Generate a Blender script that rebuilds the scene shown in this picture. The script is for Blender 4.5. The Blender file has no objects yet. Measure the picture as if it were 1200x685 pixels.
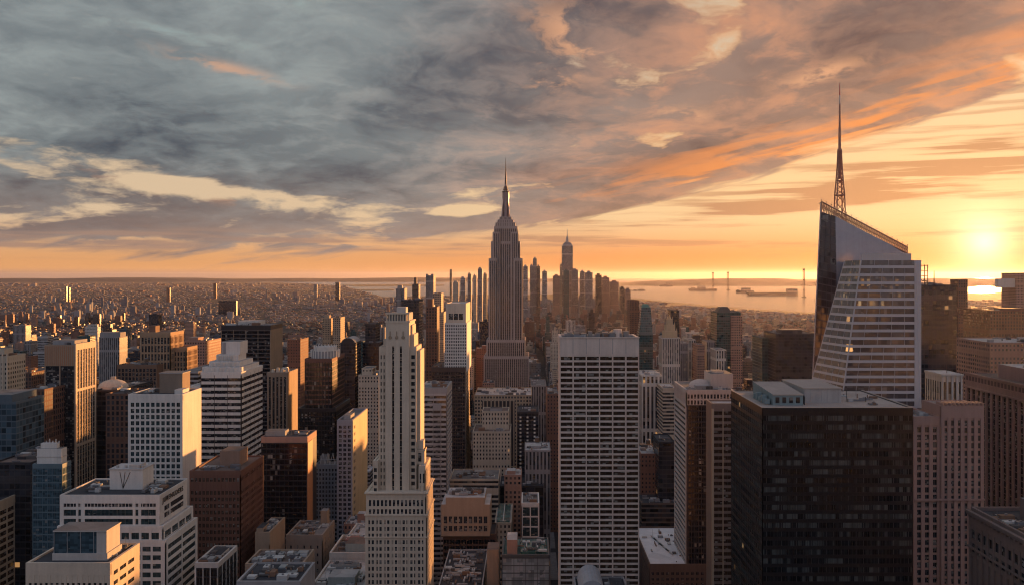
import bpy, math, random
from math import radians as R, sin, cos, tan, atan, pi
random.seed(7)
SC = bpy.context.scene
COL = SC.collection
# ---------------------------------------------------------------- camera
F = 1000.0; VPX = 620.0; HZ = 323.0; CAMH = 260.0
cam_d = bpy.data.cameras.new('camera'); cam = bpy.data.objects.new('camera', cam_d); COL.objects.link(cam)
cam.location = (0, 0, CAMH); cam.rotation_euler = (R(90), 0, 0)
cam_d.sensor_width = 36; cam_d.lens = 36 * F / 1200.0
cam_d.shift_x = (600 - VPX) / 1200.0; cam_d.shift_y = -(342.5 - HZ) / 1200.0
cam_d.clip_start = 1; cam_d.clip_end = 400000
SC.camera = cam
# ---------------------------------------------------------------- light
SUN_AZ, SUN_EL = 28.1, 1.95
sd = bpy.data.lights.new('sun', 'SUN'); sun = bpy.data.objects.new('sun', sd); COL.objects.link(sun)
sd.energy = 5.0; sd.angle = R(0.6); sd.color = (1.0, 0.43, 0.13)
sun.rotation_euler = (R(90 - SUN_EL), 0, R(180 - SUN_AZ))     # light travels from azimuth SUN_AZ (clockwise from +Y)
sun.location = (3000, 5000, 1500)
SC.view_settings.view_transform = 'Standard'; SC.view_settings.look = 'None'
EXPO = 1.35
SC.view_settings.exposure = EXPO; SC.view_settings.gamma = 1.0; SC.view_settings.use_curve_mapping = False
cy = SC.cycles
cy.max_bounces = 5; cy.diffuse_bounces = 2; cy.glossy_bounces = 2; cy.transmission_bounces = 2
cy.volume_bounces = 0; cy.transparent_max_bounces = 4
cy.filter_width = 1.15; cy.use_denoising = True; cy.sample_clamp_indirect = 3.0; cy.use_adaptive_sampling = True; cy.adaptive_threshold = 0.01
try: cy.denoiser = 'OPENIMAGEDENOISE'
except Exception: pass

def srgb(r, g, b):
    f = lambda c: (c/255/12.92) if c/255 <= 0.04045 else ((c/255+0.055)/1.055)**2.4
    return (f(r), f(g), f(b))

# ---- tiny node language: every value is a socket or a number
class NT:
    def __init__(s, tree): s.t = tree; s.n = tree.nodes; s.l = tree.links
    def put(s, node, idx, v):
        if v is None: return
        if hasattr(v, 'is_output'): s.l.new(v, node.inputs[idx])
        else:
            i = node.inputs[idx]
            if i.type == 'RGBA' and len(v) == 3: v = (*v, 1)
            i.default_value = v
    def m(s, op, a, b=None, c=None, clamp=False):
        n = s.n.new('ShaderNodeMath'); n.operation = op; n.use_clamp = clamp
        s.put(n, 0, a); s.put(n, 1, b); s.put(n, 2, c); return n.outputs[0]
    def add(s, a, b): return s.m('ADD', a, b)
    def sub(s, a, b): return s.m('SUBTRACT', a, b)
    def mul(s, a, b): return s.m('MULTIPLY', a, b)
    def div(s, a, b): return s.m('DIVIDE', a, b)
    def mad(s, a, b, c): return s.m('MULTIPLY_ADD', a, b, c)
    def xyz(s, x, y, z=0.0):
        n = s.n.new('ShaderNodeCombineXYZ'); s.put(n, 0, x); s.put(n, 1, y); s.put(n, 2, z); return n.outputs[0]
    def sep(s, v):
        n = s.n.new('ShaderNodeSeparateXYZ'); s.put(n, 0, v); return n.outputs
    def vm(s, op, a, b=None):
        n = s.n.new('ShaderNodeVectorMath'); n.operation = op; s.put(n, 0, a); s.put(n, 1, b); return n.outputs[0]
    def dot(s, a, b):
        n = s.n.new('ShaderNodeVectorMath'); n.operation = 'DOT_PRODUCT'; s.put(n, 0, a); s.put(n, 1, b); return n.outputs['Value']
    def ss(s, lo, hi, v):                                # smoothstep 0..1
        n = s.n.new('ShaderNodeMapRange'); n.interpolation_type = 'SMOOTHSTEP'
        s.put(n, 0, v); s.put(n, 1, lo); s.put(n, 2, hi); n.inputs[3].default_value = 0; n.inputs[4].default_value = 1
        return n.outputs[0]
    def lin(s, lo, hi, v, a=0.0, b=1.0):
        n = s.n.new('ShaderNodeMapRange'); s.put(n, 0, v); s.put(n, 1, lo); s.put(n, 2, hi); s.put(n, 3, a); s.put(n, 4, b); return n.outputs[0]
    def mix(s, f, a, b, blend='MIX'):
        n = s.n.new('ShaderNodeMix'); n.data_type = 'RGBA'; n.blend_type = blend; n.clamp_factor = True
        s.put(n, 0, f); s.put(n, 6, a); s.put(n, 7, b); return n.outputs[2]
    def noise(s, vec, scale, detail=4, rough=0.5, dist=0.0, dims='3D', color=False):
        n = s.n.new('ShaderNodeTexNoise'); n.noise_dimensions = dims
        s.put(n, 'Vector', vec); s.put(n, 'Scale', scale); s.put(n, 'Detail', detail); s.put(n, 'Roughness', rough); s.put(n, 'Distortion', dist)
        return n.outputs[1 if color else 0]
    def scale(s, v, k):
        n = s.n.new('ShaderNodeVectorMath'); n.operation = 'SCALE'; s.put(n, 0, v); s.put(n, 3, k); return n.outputs[0]

# ---------------------------------------------------------------- world: Nishita sky and a sunset cloud deck, by direction
world = bpy.data.worlds.new('World'); SC.world = world; world.use_nodes = True
def build_world():
    t = world.node_tree; t.nodes.clear(); N = NT(t)
    tc = t.nodes.new('ShaderNodeTexCoord'); d = N.vm('NORMALIZE', tc.outputs['Generated'])
    dx, dy, dz = N.sep(d)
    az = N.mul(N.m('ARCTAN2', dx, dy), 180/pi)
    el = N.mul(N.m('ARCSINE', dz), 180/pi)
    elp = N.m('MAXIMUM', el, 0.0)
    sky = t.nodes.new('ShaderNodeTexSky'); sky.sky_type = 'NISHITA'; sky.sun_disc = False
    sky.sun_elevation = R(SUN_EL); sky.sun_rotation = R(SUN_AZ); sky.air_density = 1.3; sky.dust_density = 1.5; sky.ozone_density = 1.0
    sv = (sin(R(SUN_AZ))*cos(R(SUN_EL)), cos(R(SUN_AZ))*cos(R(SUN_EL)), sin(R(SUN_EL)))
    th = N.mul(N.m('ARCCOSINE', N.m('MINIMUM', N.dot(d, sv), 0.999999)), 180/pi)      # angle from the sun
    front = N.ss(120, 60, N.m('ABSOLUTE', az))
    # cloud plane coordinates (perspective foreshortening towards the horizon)
    k = N.div(1.0, N.add(N.m('MAXIMUM', dz, 0.0), 0.19))
    P = N.xyz(N.mul(dx, k), N.mul(dy, k), 0.0)
    warp = N.vm('SUBTRACT', N.noise(P, 1.5, 4, .55, color=True), (.5, .5, .5))
    Pw = N.vm('ADD', P, N.scale(warp, 0.42))
    def fluff(Q):
        a = N.noise(Q, 1.7, 10, .60); b_ = N.noise(N.vm('ADD', Q, (13.1, 4.2, 2.0)), 3.6, 8, .62)
        return N.add(N.mul(a, .74), N.mul(b_, .30))
    f0 = fluff(Pw)
    f1 = fluff(N.vm('ADD', Pw, (sin(R(SUN_AZ))*.085, cos(R(SUN_AZ))*.085, 0)))
    facing = N.sub(f0, f1)                                  # >0 where a cloud thins out towards the sun
    n1 = N.noise(Pw, 0.75, 6, .56); n3 = N.noise(N.vm('ADD', Pw, (3.7, 9.2, 5.0)), 7.5, 6, .62)
    # streaks drawn out along the wind, which climbs to the right
    A = N.xyz(N.mul(az, 0.05), N.mul(N.sub(el, N.mul(az, .19)), 0.42), 3.0)
    As = N.vm('ADD', A, N.scale(N.vm('SUBTRACT', N.noise(A, 1.6, 3, color=True), (.5, .5, .5)), 0.55))
    s1 = N.noise(As, 1.5, 8, .58)
    H = N.xyz(N.mul(az, 0.035), N.mul(el, 0.75), 8.0)
    s2 = N.noise(N.vm('ADD', H, N.scale(warp, .25)), 2.2, 7, .55)
    # ---- clear air behind the clouds
    def gl(w, p=1.0): return N.m('POWER', 2.718, N.mul(N.m('POWER', N.div(th, w), p), -1.0))
    hor_l = srgb(222, 160, 104); hor_r = srgb(226, 138, 70)
    side = N.ss(-22, 18, az)
    hor = N.mix(side, hor_l, hor_r)
    low = N.mix(N.ss(0.0, .5, el), N.mix(side, srgb(160, 130, 112), srgb(224, 150, 84)), hor)
    mid = N.mix(side, srgb(214, 188, 156), srgb(240, 202, 150))
    c = N.mix(N.ss(.6, 4.2, elp), low, mid)
    c = N.mix(N.ss(6, 15, elp), c, N.mix(N.ss(-18, 30, az), srgb(146, 160, 160), srgb(232, 204, 166)))
    c = N.mix(N.ss(25, 60, elp), c, srgb(92, 112, 140))
    g1 = gl(5.0, 1.2); g2 = gl(15.0, 1.3); g3 = gl(1.35, 1.3)
    c = N.vm('ADD', c, N.scale(N.xyz(1.0, .50, .2), N.mul(g2, .06)))
    c = N.vm('ADD', c, N.scale(N.xyz(1.0, .50, .18), N.mul(g1, .20)))
    # ---- cloud deck
    azr = N.m('MAXIMUM', N.m('MINIMUM', az, 42.0), -42.0)
    edge = N.add(3.2, N.add(N.mul(azr, .15), N.mul(N.mul(azr, azr), .0032)))
    edge = N.add(edge, N.mul(N.sub(s1, .5), 6.5))
    edge = N.add(edge, N.mul(N.ss(0, -25, az), -0.4))
    q = N.sub(el, edge)
    def blob(a0, e0, wa, we, amp, rot=0.0):
        ca, sa = cos(R(rot)), sin(R(rot))
        A_, E_ = N.sub(az, a0), N.sub(el, e0)
        u = N.div(N.add(N.mul(A_, ca), N.mul(E_, sa)), wa); v = N.div(N.sub(N.mul(E_, ca), N.mul(A_, sa)), we)
        return N.mul(N.m('POWER', 2.718, N.mul(N.add(N.mul(u, u), N.mul(v, v)), -1.0)), amp)
    def addl(*a):
        r = a[0]
        for x in a[1:]: r = N.add(r, x)
        return r
    holes = addl(blob(-27, 17.5, 7, 3.0, .05), blob(-20, 14.2, 4.0, 1.0, .12, -8), blob(-26, 6.9, 4.5, .7, .13, -6), blob(-23, 5.6, 4.0, .6, .14, -4),
                 blob(-4.2, 4.3, 2.0, .45, .26), blob(-18, 5.2, 7, .5, .11, -3),
                 blob(3, 14.5, 1.6, 2.2, .09), blob(12, 14.5, 4.0, 1.2, .07, 25), blob(11, 10.2, 2.6, .6, .08, 22), blob(1.5, 8.5, 3, 1.2, .12), blob(-27.5, 11.5, 2, .6, .10))
    solid = addl(blob(9, 13.5, 11, 5.5, .075), blob(-27, 17.5, 10, 3, .03), blob(-22, 9.5, 11, 2.6, .22, -3), blob(-8, 12, 8, 3.6, .20), blob(-9, 7.2, 14, 1.5, .20), blob(22, 14, 9, 4.0, .22, 14), blob(12, 6.8, 9, 1.0, .16, 12))
    dens = N.add(N.add(f0, N.mul(N.sub(n3, .5), .10)), N.sub(solid, holes))
    cover = N.ss(.425, .525, dens)
    thick = N.ss(.46, .66, N.add(f0, N.mul(N.sub(n3, .5), .16)))
    lit = N.ss(-.05, .08, facing)
    side2 = N.ss(-12, 14, az)
    dark = N.mix(side2, srgb(60, 71, 86), srgb(76, 68, 76))
    lite = N.mix(side2, srgb(154, 162, 162), srgb(170, 142, 128))
    mass = N.m('MINIMUM', addl(N.ss(.44, .62, n1), blob(-21, 9.2, 9, 2.2, .8, -5), blob(-7, 11.5, 7, 3.0, .55), blob(-9, 6.8, 10, 1.0, .5), blob(22, 14.5, 8, 3.0, .7, 14), blob(11, 8.2, 7, 1.4, .6, 10)), 1.0)
    body = N.add(N.mul(thick, .34), N.mul(N.sub(1.0, lit), .30))
    cc = N.mix(N.m('MINIMUM', N.add(body, N.mul(mass, .56)), 1.0), lite, dark)
    cc = N.mix(N.mul(N.mul(lit, N.sub(1.0, thick)), N.mul(N.mul(N.ss(46, 14, th), .60), N.sub(1.0, N.mul(mass, .75)))), cc, srgb(236, 150, 96))
    lowwarm = N.ss(8.0, 2.0, el)
    cc = N.mix(N.mul(lowwarm, .66), cc, N.mix(side2, srgb(142, 122, 114), srgb(172, 132, 108)))
    # thin edges let the warm light through
    rim = N.mul(N.mul(cover, N.sub(1.0, cover)), 4.0)
    rimc = N.mix(N.ss(42, 16, th), srgb(176, 160, 148), srgb(250, 170, 96))
    cc = N.mix(N.mul(rim, N.mad(N.ss(48, 10, th), .50, .08)), cc, rimc)
    # undersides lit by the low sun, beside the open wedge
    und = N.mul(N.mul(N.ss(4.2, .2, q), N.ss(.47, .57, s1)), N.ss(36, 12, th))
    cc = N.mix(N.mul(und, .9), cc, srgb(246, 146, 74))
    puff = N.mul(addl(blob(3.2, 15.6, 3.2, 1.6, 1, -25), blob(1.4, 12.8, 1.6, 1.2, 1), blob(19, 12.6, 2.6, .5, 1, 14), blob(10, 10.5, 2, .5, .8), blob(-20, 13.0, 3.4, .35, .7, -10), blob(-22,5.4,5,.5,.6,-8)), N.ss(.46, .60, n3))
    cc = N.mix(N.mul(puff, .8), cc, srgb(232, 170, 128))
    cc = N.vm('ADD', cc, N.scale(N.xyz(1.0, .46, .14), N.mul(g2, .06)))
    deck = N.mul(N.ss(-.25, 1.0, q), cover)
    out = N.mix(deck, c, cc)
    # thin streaks in the clear wedge and the bank above the horizon
    st = N.mul(N.ss(.50, .64, s2), N.mul(N.ss(.7, 2.0, el), N.ss(1.0, -.3, q)))
    bank = addl(blob(25.5, 6.3, 8, .9, 2.6, 8), blob(17.5, 4.7, 5.5, .45, 2.0, 8), blob(29, 8.0, 3, .35, 1.6, 10), blob(28, 3.2, 4.5, .35, .8, 3), blob(14, 4.2, 6, .4, .8, 5), blob(2, 3.0, 6, .3, .6), blob(-25, 2.3, 14, .7, 1.4), blob(-8, 2.3, 8, .5, .8))
    st = N.m('MINIMUM', addl(N.mul(st, .7), N.mul(bank, N.ss(.40, .62, s2))), 1.0)
    stc = N.mix(side, srgb(158, 130, 116), srgb(168, 118, 92))
    stc = N.vm('ADD', stc, N.scale(N.xyz(1.0, .5, .14), N.mul(g2, .12)))
    out = N.mix(N.mul(st, .85), out, stc)
    # the sun itself, veiled
    out = N.vm('ADD', out, N.scale(N.xyz(1.0, .84, .56), N.mul(g3, 1.2)))
    # the sky behind the viewer: unseen, its brightness set to light the building fronts
    back = N.mix(N.ss(0, 40, elp), srgb(158, 156, 164), srgb(124, 144, 178))
    back = N.mix(N.mul(N.ss(.42, .62, n1), .5), back, srgb(150, 140, 140))
    out = N.mix(front, N.scale(back, BACK_K), out)
    # above the picture the deck thins
    # below the horizon: dull ground haze
    out = N.mix(N.ss(0, -2, el), out, srgb(96, 84, 80))
    tot = N.vm('ADD', N.scale(out, 10*.5**EXPO), N.scale(sky.outputs[0], .045))
    bg = t.nodes.new('ShaderNodeBackground'); N.put(bg, 0, tot); bg.inputs[1].default_value = 0.1
    o = t.nodes.new('ShaderNodeOutputWorld'); t.links.new(bg.outputs[0], o.inputs[0])
BACK_K = 1.32
build_world()
world.cycles.sampling_method = 'MANUAL'; world.cycles.sample_map_resolution = 512
# ---------------------------------------------------------------- materials
MATS = {}
def new_mat(name):
    m = bpy.data.materials.new(name); m.use_nodes = True
    t = m.node_tree; t.nodes.clear(); N = NT(t)
    o = t.nodes.new('ShaderNodeOutputMaterial'); b = t.nodes.new('ShaderNodeBsdfPrincipled')
    t.links.new(b.outputs[0], o.inputs[0]); return m, N, b
def objc(N):
    return N.n.new('ShaderNodeTexCoord').outputs['Object']
def objrand(N):
    return N.n.new('ShaderNodeObjectInfo').outputs['Random']
def stain(N, co, amp=.16, s=.045):
    """weathering: blotches plus vertical runs, a factor round 1"""
    a = N.noise(co, s, 5, .6)
    b = N.noise(N.vm('MULTIPLY', co, (1.0, 1.0, .06)), .55, 4, .6)
    f = N.noise(co, 1.3, 3, .6)
    v = N.add(N.mul(N.sub(a, .5), amp*2.2), N.add(N.mul(N.sub(b, .5), amp*1.8), N.mul(N.sub(f, .5), amp*.8)))
    return N.add(v, 1.0)
def M_wall(key, col, rough=.85, amp=.24):
    k = ('wall', key)
    if k in MATS: return MATS[k]
    m, N, b = new_mat('masonry_' + key); co = objc(N)
    c = N.scale(col_(col), stain(N, co, amp))
    N.put(b, 'Base Color', c); b.inputs['Roughness'].default_value = rough; b.inputs['Specular IOR Level'].default_value = .25
    MATS[k] = m; return m
def col_(c): return (c[0], c[1], c[2])
def M_roof(key, col, amp=.45):
    k = ('roof', key)
    if k in MATS: return MATS[k]
    m, N, b = new_mat('roof_' + key); co = objc(N)
    a = N.noise(co, .09, 6, .65); g = N.noise(co, .6, 4, .6); v = N.n.new('ShaderNodeTexVoronoi'); v.feature = 'F1'
    N.put(v, 'Vector', co); v.inputs['Scale'].default_value = .11
    v.inputs['Randomness'].default_value = .9
    patch = N.sep(v.outputs['Color'])[0]
    f = N.add(1.0, N.add(N.mul(N.sub(a, .5), amp*1.6), N.add(N.mul(N.sub(patch, .5), amp*.8), N.mul(N.sub(g, .5), amp*.7))))
    N.put(b, 'Base Color', N.scale(col_(col), f)); b.inputs['Roughness'].default_value = .9; b.inputs['Specular IOR Level'].default_value = .2
    MATS[k] = m; return m
def M_metal(key, col, rough=.45, metallic=.3):
    k = ('metal', key)
    if k in MATS: return MATS[k]
    m, N, b = new_mat('metal_' + key); co = objc(N)
    N.put(b, 'Base Color', N.scale(col_(col), stain(N, co, .2, .3))); b.inputs['Roughness'].default_value = rough; b.inputs['Metallic'].default_value = metallic
    MATS[k] = m; return m
def M_emit(key, col, k_):
    k = ('emit', key)
    if k in MATS: return MATS[k]
    m, N, b = new_mat('lamp_' + key)
    N.put(b, 'Base Color', col); N.put(b, 'Emission Color', col); b.inputs['Emission Strength'].default_value = k_
    MATS[k] = m; return m
def M_glass(key, col, rough=.12, cell=(1.5, 1.5, 1.0), blind=.22, tilt=.03, lit=0.0, blindcol=(.30, .28, .25), spec=.6, jump=.9, rows=False, lit_k=.5):
    """window glass in separate sheets: every sheet has its own tone, tilt and blind"""
    k = ('glass', key)
    if k in MATS: return MATS[k]
    m, N, b = new_mat('glass_' + key)
    geo = N.n.new('ShaderNodeNewGeometry')
    pos = N.vm('ADD', geo.outputs['Position'], (.37, .41, .13))
    sn = N.vm('SNAP', pos, cell)
    wn = N.n.new('ShaderNodeTexWhiteNoise'); N.put(wn, 'Vector', sn)
    r = wn.outputs[0]; rc = wn.outputs[1]; r1, r2, r3 = N.sep(rc)
    big = N.noise(N.vm('MULTIPLY', geo.outputs['Position'], (1, 1, 1.6)), .05, 3, .6)
    tone = N.add(1 - jump*.5, N.mul(r1, jump))
    c = N.scale(col_(col), tone)
    if rows:
        big = N.noise(N.vm('MULTIPLY', sn, (.07, .07, .83)), 1.0, 2, .6); big = N.ss(.42, .60, big); big = N.lin(0, 1, big, .3, .75)
    isb = N.m('LESS_THAN', r, N.mul(N.ss(.3, .7, big), blind*2))
    c = N.mix(N.mul(isb, N.mad(r2, .7, .2)), c, blindcol)
    N.put(b, 'Base Color', c)
    b.inputs['Roughness'].default_value = rough; b.inputs['Specular IOR Level'].default_value = spec
    nn = N.vm('NORMALIZE', N.vm('ADD', geo.outputs['Normal'], N.scale(N.vm('SUBTRACT', rc, (.5, .5, .5)), tilt)))
    N.put(b, 'Normal', nn)
    if lit > 0:
        on = N.m('LESS_THAN', N.m('FRACT', N.mul(r3, 7.31)), lit)
        N.put(b, 'Emission Color', N.mix(r2, (1.0, .42, .10), (1.0, .68, .34)))
        N.put(b, 'Emission Strength', N.mul(on, N.mad(r1, lit_k, lit_k*.25)))
    MATS[k] = m; return m
def M_facade(key, wall, glass, wu=(.22, .78), wv=(.25, .8), rough=.85, amp=.24, lit=0.002, blind=.2, gloss=.2, metal=0.0):
    """wall with its windows as surface pattern, for faces whose windows are a pixel or two; UV = (bay, storey)"""
    k = ('facade', key)
    if k in MATS: return MATS[k]
    m, N, b = new_mat('facade_' + key); co = objc(N)
    uv = N.n.new('ShaderNodeUVMap').outputs[0]
    u, v, _ = N.sep(uv)
    fu, fv = N.m('FRACT', u), N.m('FRACT', v)
    def band(x, lo, hi):
        if lo <= 0 and hi >= 1: return 1.0
        return N.mul(N.m('GREATER_THAN', x, lo), N.m('LESS_THAN', x, hi))
    mask = N.mul(band(fu, *wu), band(fv, *wv))
    wn = N.n.new('ShaderNodeTexWhiteNoise'); N.put(wn, 'Vector', N.xyz(N.m('FLOOR', u), N.m('FLOOR', v), objrand(N)))
    r1, r2, r3 = N.sep(wn.outputs[1])
    g = N.scale(col_(glass), N.mad(r1, 1.5, .3))
    g = N.mix(N.mul(N.m('LESS_THAN', r2, blind), .6), g, N.scale(col_(wall), .6))
    wallc = N.scale(col_(wall), stain(N, co, amp))
    mech = N.mul(N.m('GREATER_THAN', N.m('FRACT', N.mad(N.m('FLOOR', v), .0770, .03)), .0760), 1.0)   # now and then a louvred plant storey
    N.put(b, 'Base Color', N.mix(N.mul(mask, mech), wallc, g))
    N.put(b, 'Roughness', N.mix(mask, (rough,)*3, (gloss,)*3))
    b.inputs['Metallic'].default_value = metal
    N.put(b, 'Specular IOR Level', N.mad(mask, .4, .2))
    if lit > 0:
        N.put(b, 'Emission Color', (1.0, .5, .18))
        N.put(b, 'Emission Strength', N.mul(N.mul(mask, N.m('LESS_THAN', r3, lit)), .16))
    MATS[k] = m; return m

# ---------------------------------------------------------------- mesh builder
class MB:
    def __init__(s): s.v = []; s.f = []; s.mi = []; s.uv = []; s.mats = []
    def slot(s, m):
        if m not in s.mats: s.mats.append(m)
        return s.mats.index(m)
    def face(s, pts, m, uvs=None):
        i = len(s.v); s.v += pts; s.f.append(tuple(range(i, i+len(pts)))); s.mi.append(s.slot(m))
        s.uv += uvs if uvs else [(p[0]*.3, p[1]*.3) for p in pts]
    def wallq(s, a, b, z0, z1, m, bay=3.2, fh=3.5, ou=0, ta=None, tb=None):
        """upright quad from a=(x,y) to b=(x,y); ta/tb are its top corners when it leans or tapers"""
        L = math.hypot(b[0]-a[0], b[1]-a[1]); nb = max(1, round(L/bay)); nf = max(1, round((z1-z0)/fh))
        ta = ta or a; tb = tb or b
        s.face([(a[0], a[1], z0), (b[0], b[1], z0), (tb[0], tb[1], z1), (ta[0], ta[1], z1)], m, [(ou, ou), (ou+nb, ou), (ou+nb, ou+nf), (ou, ou+nf)])
    def box(s, x0, x1, y0, y1, z0, z1, m, top=None, bay=3.2, fh=3.5, ou=0, bottom=True):
        if x1 < x0: x0, x1 = x1, x0
        if y1 < y0: y0, y1 = y1, y0
        P = [(x0, y0), (x1, y0), (x1, y1), (x0, y1)]
        for i in range(4): s.wallq(P[i], P[(i+1) % 4], z0, z1, m, bay, fh, ou)
        s.face([(x, y, z1) for x, y in P], top or m)
        if bottom: s.face([(x, y, z0) for x, y in reversed(P)], top or m)
    def prism(s, poly, z0, z1, m, top=None, bay=3.2, fh=3.5, tpoly=None):
        n = len(poly); tp = tpoly or poly
        for i in range(n):
            j = (i+1) % n
            s.wallq(poly[i], poly[j], z0, z1, m, bay, fh, 0, tp[i], tp[j])
        s.face([(x, y, z1) for x, y in tp], top or m)
        s.face([(x, y, z0) for x, y in reversed(poly)], top or m)
    def tube(s, p0, p1, r0, r1, m, n=8, cap=True):
        a = [p1[i]-p0[i] for i in range(3)]; L = math.sqrt(sum(c*c for c in a)) or 1; a = [c/L for c in a]
        up = (0, 0, 1) if abs(a[2]) < .9 else (1, 0, 0)
        e1 = (a[1]*up[2]-a[2]*up[1], a[2]*up[0]-a[0]*up[2], a[0]*up[1]-a[1]*up[0]); l = math.sqrt(sum(c*c for c in e1)); e1 = [c/l for c in e1]
        e2 = (a[1]*e1[2]-a[2]*e1[1], a[2]*e1[0]-a[0]*e1[2], a[0]*e1[1]-a[1]*e1[0])
        def ring(p, r): return [tuple(p[i]+r*(cos(2*pi*k/n)*e1[i]+sin(2*pi*k/n)*e2[i]) for i in range(3)) for k in range(n)]
        A, B = ring(p0, r0), ring(p1, max(r1, .001))
        for k in range(n):
            j = (k+1) % n; s.face([A[k], A[j], B[j], B[k]], m)
        if cap: s.face(B, m); s.face(A[::-1], m)
    def dome(s, c, r, h, m, n=14, k=5):
        pts = [[(c[0]+r*cos(j*pi/2/k)*cos(2*pi*i/n), c[1]+r*cos(j*pi/2/k)*sin(2*pi*i/n), c[2]+h*sin(j*pi/2/k)) for i in range(n)] for j in range(k+1)]
        for j in range(k):
            for i in range(n):
                s.face([pts[j][i], pts[j][(i+1) % n], pts[j+1][(i+1) % n], pts[j+1][i]], m)
    def build(s, name, parent=None, org=(0, 0, 0)):
        me = bpy.data.meshes.new(name)
        me.from_pydata([(x-org[0], y-org[1], z-org[2]) for x, y, z in s.v], [], s.f)
        for m in s.mats: me.materials.append(m)
        me.polygons.foreach_set('material_index', s.mi)
        uvl = me.uv_layers.new(name='UVMap'); flat = [c for p in s.uv for c in p]; uvl.data.foreach_set('uv', flat)
        o = bpy.data.objects.new(name, me); COL.objects.link(o)
        if parent: o.parent = parent
        return o
def tag(o, label=None, cat=None, group=None, kind=None):
    if label: o['label'] = label
    if cat: o['category'] = cat
    if group: o['group'] = group
    if kind: o['kind'] = kind
    return o
def structure(o): o['kind'] = 'structure'; return o
def X(px, Y): return (px - VPX) / F * Y
def Z(py, Y): return CAMH - (py - HZ) / F * Y
def depth_to(px, pb, Y): return Y * ((px-VPX)/(pb-VPX)-1)      # how deep a side face is when its far edge is seen at pb

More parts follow.
